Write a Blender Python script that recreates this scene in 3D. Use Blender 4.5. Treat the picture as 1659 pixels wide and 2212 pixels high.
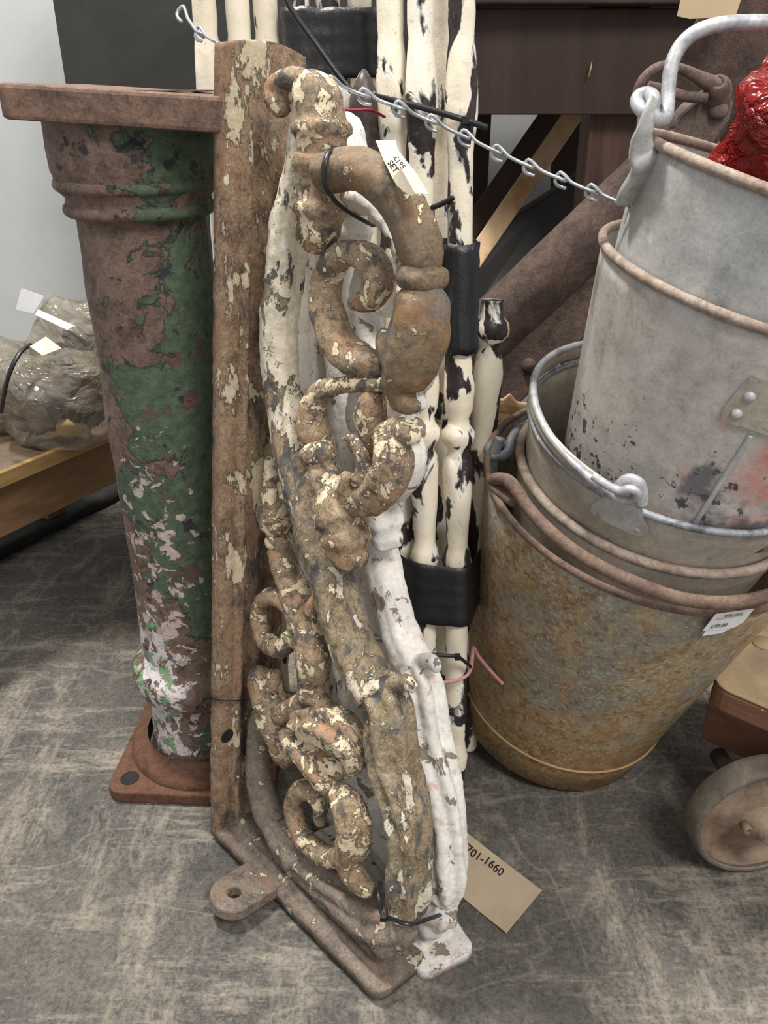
import bpy, bmesh, math, random
from mathutils import Vector, Matrix, noise
random.seed(7)
scene = bpy.context.scene
for o in list(bpy.data.objects): bpy.data.objects.remove(o)
col = scene.collection
V = Vector
R = math.radians

# ---------------------------------------------------------------- camera
FPX, CH, TH = 1800.0, 0.92, R(27)
cT, sT = math.cos(TH), math.sin(TH)
cd = bpy.data.cameras.new('camera'); cam = bpy.data.objects.new('camera', cd); col.objects.link(cam)
cam.location = (0, 0, CH); cam.rotation_euler = (R(90) - TH, 0, 0)
cd.sensor_fit = 'VERTICAL'; cd.sensor_height = 36; cd.lens = 36 * FPX / 2212; cd.clip_start = .02
scene.camera = cam
# ---------------------------------------------------------------- light and exposure
vs = scene.view_settings
vs.view_transform = 'Standard'; vs.look = 'None'; vs.gamma = 1; vs.use_curve_mapping = False; vs.exposure = 0.12
w = bpy.data.worlds.new('world'); scene.world = w; w.use_nodes = True
bg = w.node_tree.nodes['Background']; bg.inputs[0].default_value = (.985, .99, 1.0, 1); bg.inputs[1].default_value = .62
def area(name, loc, target, size, power, color=(1, 1, 1)):
    d = bpy.data.lights.new(name, 'AREA'); d.shape = 'DISK'; d.size = size; d.energy = power; d.color = color
    o = bpy.data.objects.new(name, d); col.objects.link(o); o.location = loc
    o.rotation_euler = (V(target) - V(loc)).to_track_quat('-Z', 'Y').to_euler()
    return o
area('ceiling_lamp', (-.85, 1.40, 3.6), (-.1, 1.0, 0), .42, 135, (1, .97, .92))
area('ceiling_lamp', (1.2, -1.2, 3.4), (.2, .9, .3), 1.2, 88, (1, .97, .93))  # unseen front fill, added to brighten the faces towards the camera

# ---------------------------------------------------------------- helpers
def ray(x, y):
    a = (x - 829.5) / FPX; b = (y - 1106) / FPX
    return V((a, cT - b * sT, -sT - b * cT))
CAM = V((0, 0, CH))
def P(x, y, Y=None, z=None):
    d = ray(x, y); t = Y / d.y if Y is not None else (z - CH) / d.z
    return CAM + d * t
def dep(p): return p.y * cT - (p.z - CH) * sT          # distance along the lens axis
def pxr(hw, p): return hw * dep(p) / FPX               # a half width in picture points at that distance
def lin(c):
    return tuple(((v / 255) / 12.92 if v / 255 <= .04045 else ((v / 255 + .055) / 1.055) ** 2.4) for v in c) + (1,)

WM = {}
def tag(o, label, cat, group=None, kind=None):
    if label: o['label'] = label
    if cat: o['category'] = cat
    if group: o['group'] = group
    if kind: o['kind'] = kind
    return o
def thing(name, loc, label, cat, group=None, mat=None):
    o = bpy.data.objects.new(name, None); col.objects.link(o); o.empty_display_size = .05
    m = mat if mat is not None else Matrix.Translation(V(loc))
    o.matrix_basis = m; WM[o] = m
    return tag(o, label, cat, group)
def mk(name, vf, mat, parent=None, smooth=True, local=False, bevel=0, label=None):
    verts, faces = vf
    verts = [V(v) for v in verts]
    if parent is None:
        n = len(verts); loc = V((sum(v.x for v in verts) / n, sum(v.y for v in verts) / n, min(v.z for v in verts)))
        M = Matrix.Translation(loc)
    else: M = WM[parent]
    if not local or parent is None:
        Mi = M.inverted(); verts = [Mi @ v for v in verts]
    me = bpy.data.meshes.new(name); me.from_pydata(verts, [], faces); me.validate(); me.update()
    bm = bmesh.new(); bm.from_mesh(me); bmesh.ops.recalc_face_normals(bm, faces=bm.faces); bm.to_mesh(me); bm.free()
    if smooth:
        me.polygons.foreach_set('use_smooth', [True] * len(me.polygons))
    me.materials.append(mat)
    return link(name, me, parent, M, bevel, label)
def link(name, me, parent, M=None, bevel=0, label=None):
    o = bpy.data.objects.new(name, me); col.objects.link(o)
    if parent is None: o.matrix_basis = M; WM[o] = M
    else: o.parent = parent; WM[o] = WM[parent]
    if bevel:
        b = o.modifiers.new('bevel', 'BEVEL'); b.width = bevel; b.segments = 2; b.limit_method = 'ANGLE'; b.angle_limit = R(40)
    if label: o['label'] = label
    return o
def join(*vfs):
    vs_, fs = [], []
    for v, f in vfs:
        k = len(vs_); vs_ += [V(a) for a in v]; fs += [tuple(i + k for i in q) for q in f]
    return vs_, fs
def cr(pts, sub):
    """smooth curve through rows of numbers"""
    out = []; n = len(pts)
    for i in range(n - 1):
        p0 = pts[max(i - 1, 0)]; p1 = pts[i]; p2 = pts[i + 1]; p3 = pts[min(i + 2, n - 1)]
        for k in range(sub):
            t = k / sub
            out.append(tuple(.5 * (2 * b + (c - a) * t + (2 * a - 5 * b + 4 * c - d) * t * t + (3 * b - a - 3 * c + d) * t ** 3)
                             for a, b, c, d in zip(p0, p1, p2, p3)))
    out.append(tuple(pts[-1])); return out
def tube(pts, rad, seg=14, sub=5, sq=1.0, up=None, flute=None, closed=False, power=2.0):
    """sweep of a round (or squashed, or squarish) section; pts are vectors, rad a number or list"""
    if not isinstance(rad, (list, tuple)): rad = [rad] * len(pts)
    rows = [(p[0], p[1], p[2], r) for p, r in zip(pts, rad)]
    if sub > 1: rows = cr(rows, sub)
    c = [V(r[:3]) for r in rows]; rr = [max(r[3], 1e-4) for r in rows]; n = len(c)
    vs_, fs = [], []; nrm = None
    for i in range(n):
        if closed: t = (c[(i + 1) % n] - c[i - 1])
        else: t = c[min(i + 1, n - 1)] - c[max(i - 1, 0)]
        t = t.normalized() if t.length > 1e-9 else V((0, 0, 1))
        if nrm is None:
            nrm = V(up) if up is not None else (V((0, 0, 1)) if abs(t.z) < .9 else V((1, 0, 0)))
        nrm = (nrm - t * nrm.dot(t)); nrm.normalize()
        b = t.cross(nrm)
        for k in range(seg):
            a = 2 * math.pi * k / seg; r = rr[i]
            ca, sa = math.cos(a), math.sin(a)
            if power != 2.0:
                f_ = (abs(ca) ** power + abs(sa) ** power) ** (-1 / power); ca *= f_; sa *= f_
            if flute: r *= 1 + flute[1] * (abs(math.cos(.5 * flute[0] * a + .5 * flute[2] * i / n)) * 2 - 1.27) if flute[0] % 2 == 0 else 1 + flute[1] * (abs(math.cos(.5 * (flute[0] + 1) * a + .5 * flute[2] * i / n)) * 2 - 1.27)
            vs_.append(c[i] + nrm * (r * ca * sq) + b * (r * sa))
    m = n if closed else n - 1
    for i in range(m):
        for k in range(seg):
            j = (i + 1) % n
            fs.append((i * seg + k, i * seg + (k + 1) % seg, j * seg + (k + 1) % seg, j * seg + k))
    if not closed:
        fs.append(tuple(range(seg - 1, -1, -1))); fs.append(tuple((n - 1) * seg + k for k in range(seg)))
    return vs_, fs
def frame(ax):
    ax = V(ax).normalized(); u = V((0, 0, 1)).cross(ax)
    if u.length < .05: u = V((1, 0, 0)) - ax * ax.x
    u.normalize(); return u, ax.cross(u), ax
def lathe(prof, o, ax, seg=48, cap0=True, cap1=True, start=None):
    """prof rows (radius, height)"""
    u, v, ax = frame(ax); o = V(o); vs_, fs = [], []
    for r, h in prof:
        for k in range(seg):
            a = 2 * math.pi * k / seg
            vs_.append(o + ax * h + u * (r * math.cos(a)) + v * (r * math.sin(a)))
    n = len(prof)
    for i in range(n - 1):
        for k in range(seg):
            fs.append((i * seg + k, i * seg + (k + 1) % seg, (i + 1) * seg + (k + 1) % seg, (i + 1) * seg + k))
    if cap0: fs.append(tuple(range(seg - 1, -1, -1)))
    if cap1: fs.append(tuple((n - 1) * seg + k for k in range(seg)))
    return vs_, fs
def prism(pts, off):
    n = len(pts); off = V(off); vs_ = [V(p) for p in pts] + [V(p) + off for p in pts]
    fs = [tuple(range(n)), tuple(range(2 * n - 1, n - 1, -1))] + [(i, (i + 1) % n, n + (i + 1) % n, n + i) for i in range(n)]
    return vs_, fs
def boxm(c, ax, ay, az):
    """box from its centre and three half-size vectors"""
    c, ax, ay, az = V(c), V(ax), V(ay), V(az)
    vs_ = [c + ax * i + ay * j + az * k for i in (-1, 1) for j in (-1, 1) for k in (-1, 1)]
    return vs_, [(0, 1, 3, 2), (4, 6, 7, 5), (0, 4, 5, 1), (2, 3, 7, 6), (0, 2, 6, 4), (1, 5, 7, 3)]
def gridbox(c, ax, ay, az, n=(1, 1, 1)):
    bm = bmesh.new(); vs_, fs = boxm(c, ax, ay, az)
    bv = [bm.verts.new(v) for v in vs_]
    for f in fs: bm.faces.new([bv[i] for i in f])
    for k, (a, cuts) in enumerate(zip((ax, ay, az), n)):
        if cuts > 0:
            d = V(a).normalized(); es = [e for e in bm.edges if abs((e.verts[1].co - e.verts[0].co).normalized().dot(d)) > .98]
            bmesh.ops.subdivide_edges(bm, edges=es, cuts=cuts, use_grid_fill=True)
    bm.verts.ensure_lookup_table(); bm.verts.index_update()
    r = [v.co.copy() for v in bm.verts], [tuple(v.index for v in f.verts) for f in bm.faces]; bm.free(); return r
def beam(a, b, hw, hh, up=(0, 0, 1), n=0):
    a, b = V(a), V(b); t = (b - a).normalized(); u = V(up) - t * V(up).dot(t); u.normalize(); s = t.cross(u)
    return gridbox((a + b) / 2, (b - a) / 2, s * hw, u * hh, (n, 0, 0))
def rough_up(vf, amp, sc, seed=0):
    vs_, fs = vf; o = V((seed * 3.1, seed * 1.7, seed * .9))
    return [V(v) + noise.noise_vector(V(v) * sc + o) * amp + noise.noise_vector(V(v) * sc * 3.1 + o) * amp * .4 for v in vs_], fs
def baked(vf, voxel=None, smooth_it=3, amp=0, sc=60, seed=0):
    """melt overlapping pieces into one casting"""
    me = bpy.data.meshes.new('tmp'); me.from_pydata([V(v) for v in vf[0]], [], vf[1]); me.validate()
    bm = bmesh.new(); bm.from_mesh(me); bmesh.ops.recalc_face_normals(bm, faces=bm.faces); bm.to_mesh(me); bm.free()
    o = bpy.data.objects.new('tmp', me); col.objects.link(o)
    if voxel:
        m = o.modifiers.new('r', 'REMESH'); m.mode = 'VOXEL'; m.voxel_size = voxel
    if smooth_it:
        m = o.modifiers.new('s', 'SMOOTH'); m.factor = .5; m.iterations = smooth_it
    dg = bpy.context.evaluated_depsgraph_get(); dg.update()
    e = o.evaluated_get(dg); m2 = e.to_mesh()
    vs_ = [v.co.copy() for v in m2.vertices]; fs = [tuple(p.vertices) for p in m2.polygons]
    if amp:
        off = V((seed * 2.3, seed, seed * 4.1)); ns = [v.normal.copy() for v in m2.vertices]
        vs_ = [v + n_ * (amp * (noise.noise(v * sc + off) + .5 * noise.noise(v * sc * 2.7 + off))) for v, n_ in zip(vs_, ns)]
    e.to_mesh_clear(); bpy.data.objects.remove(o); bpy.data.meshes.remove(me)
    return vs_, fs
def textmesh(s, bold=0.0):
    c = bpy.data.curves.new('txt', 'FONT'); c.body = s; c.size = 1; c.offset = bold; c.resolution_u = 3
    o = bpy.data.objects.new('txt', c); col.objects.link(o)
    dg = bpy.context.evaluated_depsgraph_get(); dg.update()
    m = o.evaluated_get(dg).to_mesh(); r = [v.co.copy() for v in m.vertices], [tuple(p.vertices) for p in m.polygons]
    o.evaluated_get(dg).to_mesh_clear(); bpy.data.objects.remove(o); bpy.data.curves.remove(c); return r

# ---------------------------------------------------------------- materials
class NT:
    def __init__(s, name):
        s.m = bpy.data.materials.new(name); s.m.use_nodes = True; s.t = s.m.node_tree; s.n = s.t.nodes
        s.b = s.n['Principled BSDF']; s.out = s.n['Material Output']
    def add(s, k, **kw):
        n = s.n.new(k)
        for a, v in kw.items(): setattr(n, a, v)
        return n
    def l(s, a, b): s.t.links.new(a, b)
    def coords(s):
        tc = s.add('ShaderNodeTexCoord'); oi = s.add('ShaderNodeObjectInfo')
        mul = s.add('ShaderNodeMath', operation='MULTIPLY'); mul.inputs[1].default_value = 17.0; s.l(oi.outputs['Random'], mul.inputs[0])
        ad = s.add('ShaderNodeVectorMath', operation='ADD'); s.l(tc.outputs['Object'], ad.inputs[0]); s.l(mul.outputs[0], ad.inputs[1])
        s.obj = tc.outputs['Object']; s.vec = ad.outputs[0]; return s.vec
    def noise(s, scale, detail=6, rough=.6, dist=0, stretch=None, off=0, fixed=False):
        v = s.obj if fixed else s.vec
        mp = s.add('ShaderNodeMapping'); s.l(v, mp.inputs[0])
        mp.inputs['Location'].default_value = (off, off * .7, off * 1.3)
        if stretch: mp.inputs['Scale'].default_value = stretch
        n = s.add('ShaderNodeTexNoise'); s.l(mp.outputs[0], n.inputs['Vector'])
        n.inputs['Scale'].default_value = scale; n.inputs['Detail'].default_value = detail
        n.inputs['Roughness'].default_value = rough; n.inputs['Distortion'].default_value = dist
        return n.outputs['Fac']
    def ramp(s, fac, stops, interp='LINEAR'):
        r = s.add('ShaderNodeValToRGB'); r.color_ramp.interpolation = interp
        while len(r.color_ramp.elements) < len(stops): r.color_ramp.elements.new(.5)
        for e, (p, c) in zip(r.color_ramp.elements, stops):
            e.position = p; e.color = c if len(c) == 4 else lin(c)
        s.l(fac, r.inputs[0]); return r.outputs[0]
    def math(s, op, a, b):
        n = s.add('ShaderNodeMath', operation=op)
        for i, v in enumerate((a, b)):
            if isinstance(v, (int, float)): n.inputs[i].default_value = v
            else: s.l(v, n.inputs[i])
        return n.outputs[0]
    def grad(s, axis, a, b, lo, hi):
        sp = s.add('ShaderNodeSeparateXYZ'); s.l(s.obj, sp.inputs[0])
        m = s.add('ShaderNodeMapRange'); s.l(sp.outputs['XYZ'.index(axis)], m.inputs[0])
        for i, v in enumerate((a, b, lo, hi)): m.inputs[i + 1].default_value = v
        return m.outputs[0]
    def mix(s, f, a, b):
        n = s.add('ShaderNodeMix', data_type='RGBA'); s.l(f, n.inputs[0])
        for i, v in ((6, a), (7, b)):
            if isinstance(v, tuple): n.inputs[i].default_value = v
            else: s.l(v, n.inputs[i])
        return n.outputs[2]
def layered(name, base, layers=(), bscale=18, bdetail=10, bstretch=None, rough=.8, metal=0.0, fine=90, fineh=.25, bump=.6, dist=.003, spec=.35, bgrad=(), speck=.0, sat=1.0):
    """worn surface: mottled base plus flakes of paint, rust or dirt that each lie a little proud or sunk"""
    t = NT(name); t.coords()
    f = t.noise(bscale, bdetail, .72, .4, bstretch)
    for g in bgrad: f = t.math('ADD', f, t.grad(*g))
    colr = t.ramp(f, base)
    fn = t.noise(fine, 6, .75, 0, None, 3)
    if speck:
        k = t.ramp(t.noise(fine * 1.3, 5, .8, .6, None, 8), [(.30, (1 - speck,) * 3 + (1,)), (.5, (1, 1, 1, 1)), (.70, (1 + speck * .55,) * 3 + (1,))])
        k2 = t.ramp(t.noise(fine * .42, 6, .75, .8, None, 21), [(.33, (1 - speck * .75,) * 3 + (1,)), (.47, (1, 1, 1, 1)), (.68, (1 + speck * .45,) * 3 + (1,))])
        mu2 = t.add('ShaderNodeMix', data_type='RGBA', blend_type='MULTIPLY'); mu2.inputs[0].default_value = 1; t.l(k, mu2.inputs[6]); t.l(k2, mu2.inputs[7]); k = mu2.outputs[2]
        mu = t.add('ShaderNodeMix', data_type='RGBA', blend_type='MULTIPLY'); mu.inputs[0].default_value = 1
        t.l(colr, mu.inputs[6]); t.l(k, mu.inputs[7]); colr = mu.outputs[2]
    h = t.math('MULTIPLY', fn, fineh)
    rg = None
    for i, L in enumerate(layers):
        m = t.noise(L['s'], L.get('d', 9), L.get('ro', .62), L.get('di', .2), L.get('st'), 11.3 * (i + 1))
        if L.get('ridge'): m = t.math('SUBTRACT', 1.0, t.math('MULTIPLY', t.math('ABSOLUTE', t.math('SUBTRACT', m, .5), 0), 2.0))
        for g in L.get('g', ()): m = t.math('ADD', m, t.grad(*g))
        if L.get('by'):
            m = t.math('ADD', m, t.math('MULTIPLY', t.math('SUBTRACT', t.noise(L['by'][0], 4, .6, .2, None, 40 + i), .5), L['by'][1]))
        so = L.get('so', .012)
        if L.get('edge'):
            ec, ew = L['edge']; em = t.ramp(m, [(L['t'] - ew - so, (0, 0, 0, 1)), (L['t'] - ew + so, (1, 1, 1, 1))]); colr = t.mix(em, colr, lin(ec))
            if L.get('eh'): h = t.math('ADD', h, t.math('MULTIPLY', em, L['eh']))
        mk_ = t.ramp(m, [(L['t'] - so, (0, 0, 0, 1)), (L['t'] + so, (1, 1, 1, 1))])
        c2 = t.ramp(t.noise(L.get('cs', L['s'] * 3), 5, .7, 0, None, 5 + i), [(.35, L['c'][0]), (.65, L['c'][1])])
        if L.get('crack'):
            vo = t.add('ShaderNodeTexVoronoi', feature='DISTANCE_TO_EDGE'); t.l(t.vec, vo.inputs['Vector']); vo.inputs['Scale'].default_value = L['crack']
            ck = t.ramp(vo.outputs[0], [(.0, (1, 1, 1, 1)), (.035, (0, 0, 0, 1))]); c2 = t.mix(t.math('MULTIPLY', ck, .32), c2, lin(tuple(int(v * .45) for v in L['c'][0])))
        mm = t.math('MULTIPLY', mk_, L['op']) if L.get('op', 1) < 1 else mk_
        colr = t.mix(mm, colr, c2)
        if L.get('h', 0): h = t.math('ADD', h, t.math('MULTIPLY', mk_, L['h']))
        if 'r' in L:
            a = rg if rg is not None else rough
            d_ = t.math('MULTIPLY', mk_, L['r'] - rough); rg = t.math('ADD', a, d_)
    if sat != 1.0:
        hs = t.add('ShaderNodeHueSaturation'); hs.inputs['Saturation'].default_value = sat; t.l(colr, hs.inputs['Color']); colr = hs.outputs[0]
    t.l(colr, t.b.inputs['Base Color'])
    if rg is not None: t.l(rg, t.b.inputs['Roughness'])
    else: t.b.inputs['Roughness'].default_value = rough
    t.b.inputs['Metallic'].default_value = metal; t.b.inputs['Specular IOR Level'].default_value = spec
    bp = t.add('ShaderNodeBump'); bp.inputs['Strength'].default_value = bump; bp.inputs['Distance'].default_value = dist
    t.l(h, bp.inputs['Height']); t.l(bp.outputs[0], t.b.inputs['Normal'])
    return t.m

CREAM = [(216, 190, 146), (246, 228, 190)]
M = {}
DK = (62, 54, 48)  # outline colour of flakes: painted shadow rim and grey primer in one
M['bracket'] = layered('rusty_painted_iron', [(.26, (66, 54, 43)), (.38, (126, 104, 77)), (.50, (166, 140, 106)), (.62, (144, 126, 104)), (.76, (100, 93, 86))], [
    dict(s=24, t=.585, c=[(158, 104, 60), (186, 132, 84)], so=.07, op=.75, by=(7, .2)),
    dict(s=40, t=.57, c=[(80, 75, 70), (106, 99, 91)], so=.03, h=.15),
    dict(s=46, t=.545, c=CREAM, h=.6, di=.4, by=(9, .34), edge=(DK, .014), crack=130),
    dict(s=110, t=.625, c=CREAM, h=.5, by=(14, .25), edge=(DK, .02))], bscale=34, fine=260, fineh=.5, bump=1.0, speck=.6, sat=.86)
M['brace'] = layered('rusty_painted_iron_brace', [(.26, (72, 64, 53)), (.38, (124, 108, 82)), (.50, (164, 142, 107)), (.62, (142, 131, 112)), (.76, (104, 101, 98))], [
    dict(s=20, t=.62, c=[(146, 98, 58), (168, 118, 76)], so=.08, op=.5),
    dict(s=34, t=.56, c=[(82, 79, 76), (110, 105, 99)], so=.03, h=.15, st=(1, 1, .4)),
    dict(s=34, t=.560, c=[(215, 198, 165), (242, 232, 212)], h=.6, di=.4, st=(1, 1, .55), g=[('Z', .40, .72, -.02, .10)], by=(8, .30), edge=(DK, .014), crack=130),
    dict(s=100, t=.635, c=CREAM, h=.5, by=(14, .25), edge=(DK, .02))], bscale=34, fine=260, fineh=.5, bump=1.0, speck=.6, sat=.86)
M['arm'] = layered('worn_dark_iron', [(.26, (62, 58, 55)), (.38, (94, 85, 74)), (.50, (130, 109, 82)), (.62, (114, 106, 96)), (.76, (88, 88, 87))], [
    dict(s=18, t=.59, c=[(140, 98, 58), (160, 118, 72)], so=.09, op=.65),
    dict(s=30, t=.62, c=CREAM, h=.6, di=.5, edge=(DK, .014), by=(8, .25)),
    dict(s=140, t=.69, c=CREAM, h=.4)], bscale=26, fine=260, fineh=.35, bump=.8, rough=.55, speck=.5, sat=.95)
M['plate'] = layered('rusty_iron_plate', [(.28, (84, 66, 51)), (.42, (134, 107, 80)), (.54, (164, 132, 98)), (.66, (138, 115, 94)), (.78, (106, 94, 84))], [
    dict(s=26, t=.58, c=[(150, 102, 66), (172, 124, 84)], so=.08, op=.6, st=(1, 1, .4)),
    dict(s=30, t=.59, c=[(70, 60, 54), (92, 80, 70)], so=.05, st=(1, 1, .35), h=-.1),
    dict(s=36, t=.582, c=[(196, 172, 132), (226, 210, 178)], h=.6, st=(1, 1, .45), di=.4, by=(7, .22), edge=(DK, .012)),
    dict(s=80, t=.66, c=[(215, 200, 165), (235, 225, 200)], h=.5, st=(1, 1, .5), by=(10, .15))], bscale=30, fine=200, fineh=.8, bump=1.0, speck=.6, sat=.84)
M['foot'] = layered('dusty_rusty_iron', [(.28, (82, 70, 62)), (.42, (118, 104, 92)), (.54, (138, 122, 106)), (.66, (124, 110, 100)), (.78, (100, 92, 88))], [
    dict(s=24, t=.60, c=[(138, 94, 66), (158, 114, 80)], so=.07, op=.55),
    dict(s=44, t=.615, c=[(196, 180, 150), (220, 205, 175)], h=.5, by=(8, .25), edge=(DK, .012), crack=150),
    dict(s=150, t=.69, c=[(225, 215, 190), (230, 220, 200)], h=.4)], bscale=30, fine=240, fineh=.7, bump=.95, speck=.5, sat=.85)
M['white_iron'] = layered('flaking_white_iron', [(.3, (210, 206, 200)), (.5, (236, 230, 221)), (.7, (247, 242, 232))], [
    dict(s=9, t=.56, c=[(160, 162, 168), (182, 182, 184)], so=.14, op=.45),
    dict(s=40, t=.62, c=[(176, 128, 90), (190, 150, 116)], so=.06, op=.7, by=(8, .2)),
    dict(s=34, t=.61, c=[(120, 106, 92), (150, 136, 118)], h=-.6, di=.5, by=(7, .2), edge=((244, 240, 232), .012)),
    dict(s=150, t=.68, c=[(150, 100, 70), (110, 90, 80)], so=.03)], bscale=16, fine=170, fineh=.5, bump=.8, rough=.6, speck=.16)
M['baluster'] = layered('chipped_cream_paint', [(.3, (222, 208, 182)), (.5, (238, 228, 207)), (.7, (245, 238, 222))], [
    dict(s=26, t=.565, c=[(38, 33, 33), (62, 54, 54)], h=-.9, di=.5, st=(1, 1, .5), r=.35, ro=.5, by=(9, .16), edge=((248, 246, 238), .014)),
    dict(s=90, t=.64, c=[(150, 148, 144), (120, 116, 112)], so=.02, op=.25),
    dict(s=200, t=.68, c=[(150, 130, 110), (120, 105, 90)], so=.03, op=.7)], bscale=10, fine=60, fineh=.4, bump=.7, rough=.42)
M['baluster_tip'] = layered('dark_tipped_cream_paint', [(.3, (222, 208, 182)), (.5, (238, 228, 207)), (.7, (245, 238, 222))], [
    dict(s=26, t=.56, c=[(52, 44, 42), (84, 72, 68)], h=-.9, di=.5, st=(1, 1, .5), r=.35, ro=.5, g=[('Z', .74, .86, 0, .13)], edge=((248, 246, 238), .014))], bscale=10, fine=60, fineh=.4, bump=.7, rough=.42)
M['baluster_dark'] = layered('heavily_chipped_cream_paint', [(.3, (222, 208, 182)), (.5, (238, 228, 207)), (.7, (245, 238, 222))], [
    dict(s=26, t=.475, c=[(38, 33, 33), (62, 54, 54)], h=-.9, di=.5, st=(1, 1, .5), r=.35, ro=.5, by=(9, .16), edge=((248, 246, 238), .014)),
    dict(s=200, t=.68, c=[(150, 130, 110), (120, 105, 90)], so=.03, op=.7)], bscale=10, fine=60, fineh=.4, bump=.7, rough=.42)
M['tape'] = layered('black_tape', [(.3, (20, 20, 22)), (.6, (34, 34, 37))], [dict(s=30, t=.66, c=[(60, 60, 62), (80, 80, 80)], so=.06, op=.5)], bscale=6, fine=40, fineh=1.0, bump=.5, rough=.36, spec=.5)
M['plastic'] = layered('black_plastic', [(.3, (18, 18, 19)), (.6, (30, 30, 32))], bscale=8, rough=.4, fineh=.1, spec=.5)
M['column'] = layered('green_painted_rusty_column', [(.28, (74, 58, 50)), (.42, (102, 80, 66)), (.56, (126, 98, 82)), (.72, (92, 76, 68))], [
    dict(s=16, t=.53, c=[(60, 82, 58), (92, 110, 84)], h=.4, di=.4, cs=90, by=(5, .3), g=[('X', -.075, .055, -.13, .15), ('Z', .2, .36, -.22, 0), ('Z', .78, .5, -.06, .05)], edge=((58, 52, 46), .012)),
    dict(s=26, t=.62, c=[(96, 60, 50), (116, 74, 60)], h=-.2, so=.03, by=(6, .2)),
    dict(s=48, t=.575, c=[(186, 160, 148), (206, 188, 178)], h=.4, di=.5, by=(6, .34), g=[('Z', .72, .5, -.2, 0), ('X', 0, .06, 0, -.12), ('X', -.09, -.03, -.02, .02)]),
    dict(s=54, t=.63, c=[(58, 60, 66), (44, 46, 52)], h=.1, by=(8, .2)),
    dict(s=44, t=.585, c=[(214, 212, 214), (226, 200, 196)], h=.5, di=.4, by=(7, .2), crack=120, g=[('Z', .36, .22, -.25, .09), ('X', -.03, .05, .05, -.25), ('X', -.088, -.062, -.22, 0), ('Z', .02, .06, -.3, 0)]),
    dict(s=50, t=.62, c=[(110, 160, 104), (134, 178, 122)], h=.4, di=.4, g=[('Z', .4, .25, -.25, .03), ('X', -.03, .05, .02, -.2), ('Z', .02, .06, -.3, 0)])],
    bscale=36, fine=190, fineh=.7, bump=1.0, rough=.66, speck=.45, sat=.82)
M['column_plate'] = layered('rusted_iron', [(.28, (78, 58, 50)), (.44, (112, 84, 70)), (.58, (136, 100, 78)), (.72, (104, 88, 80))], [
    dict(s=12, t=.60, c=[(150, 102, 66), (166, 116, 78)], so=.09, op=.7),
    dict(s=70, t=.72, c=[(210, 200, 190), (220, 200, 190)], h=.3)], bscale=30, fine=160, fineh=1.0, bump=1.0, speck=.45, sat=.8)
M['column_base'] = layered('dark_rusted_iron', [(.28, (70, 48, 38)), (.5, (104, 72, 54)), (.72, (84, 66, 56))], [
    dict(s=18, t=.64, c=[(60, 46, 40), (80, 60, 48)], so=.05)], bscale=30, fine=160, fineh=.7, bump=.9, speck=.4)
M['rust_dark'] = layered('dark_rust', [(.28, (52, 40, 36)), (.46, (78, 60, 52)), (.6, (98, 74, 60)), (.75, (74, 64, 60))], [
    dict(s=14, t=.63, c=[(120, 84, 56), (100, 72, 52)], so=.07, op=.6)], bscale=34, fine=220, fineh=.8, bump=.9, rough=.85, speck=.4, sat=.8)
M['rust_clamp'] = layered('dusty_rust', [(.28, (74, 58, 52)), (.46, (104, 84, 76)), (.6, (124, 102, 92)), (.75, (100, 88, 82))], [
    dict(s=14, t=.63, c=[(140, 104, 76), (120, 92, 70)], so=.07, op=.6)], bscale=34, fine=220, fineh=.8, bump=.9, rough=.85, speck=.4, sat=.8)
def galv(name, tint, layers, bgrad=()):
    return layered(name, [(.26, tuple(int(v * .78) for v in tint)), (.45, tint), (.6, tuple(min(255, int(v * 1.1)) for v in tint)), (.75, tuple(int(v * .9) for v in tint))],
                   layers, bscale=20, fine=200, fineh=.3, bump=.4, rough=.5, metal=.2, spec=.5, bgrad=bgrad, speck=.2)
SPK = dict(s=120, t=.70, c=[(90, 88, 88), (70, 66, 66)], so=.03, h=-.3)
M['galv_top'] = galv('galvanised_grey', (168, 168, 166), [dict(s=30, t=.64, c=[(215, 215, 215), (205, 205, 205)], so=.06, op=.6), dict(s=16, t=.67, c=[(160, 130, 100), (150, 135, 115)], so=.06, op=.5)])
M['galv_pink'] = galv('galvanised_stained', (178, 172, 166), [
    dict(s=22, t=.60, c=[(206, 202, 200), (196, 190, 190)], so=.08, op=.6),
    dict(s=18, t=.60, c=[(186, 92, 84), (200, 120, 108)], so=.1, op=.75, g=[('X', -.09, .01, -.2, .10), ('Z', .26, .16, -.12, .03)]),
    dict(s=60, t=.61, c=[(62, 62, 68), (84, 82, 86)], so=.02, h=-.3, by=(9, .2), g=[('Z', .17, .06, -.16, .04)]),
    dict(s=14, t=.62, c=[(92, 92, 100), (78, 78, 84)], so=.05, op=.8, g=[('Z', .16, .06, -.16, .06), ('X', -.12, -.02, -.08, .02)])])
M['galv_band'] = galv('galvanised_beige', (164, 156, 144), [dict(s=20, t=.62, c=[(120, 118, 118), (140, 136, 130)], so=.07, op=.7), dict(s=60, t=.68, c=[(205, 198, 190), (190, 180, 168)], so=.04)])
M['galv_dust'] = galv('galvanised_dusty', (170, 160, 148), [dict(s=20, t=.62, c=[(128, 120, 112), (150, 136, 120)], so=.07, op=.7), dict(s=60, t=.66, c=[(208, 200, 190), (190, 170, 156)], so=.04)])
M['galv_wire'] = galv('galvanised_wire', (172, 172, 174), [dict(s=40, t=.56, c=[(118, 121, 132), (146, 147, 155)], so=.08), dict(s=30, t=.68, c=[(184, 134, 92), (190, 150, 110)], so=.05)])
M['galv_dark'] = galv('galvanised_dark_wire', (140, 144, 150), [dict(s=40, t=.60, c=[(84, 88, 96), (100, 102, 108)], so=.05), dict(s=30, t=.62, c=[(190, 180, 172), (205, 200, 196)], so=.05)])
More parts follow.
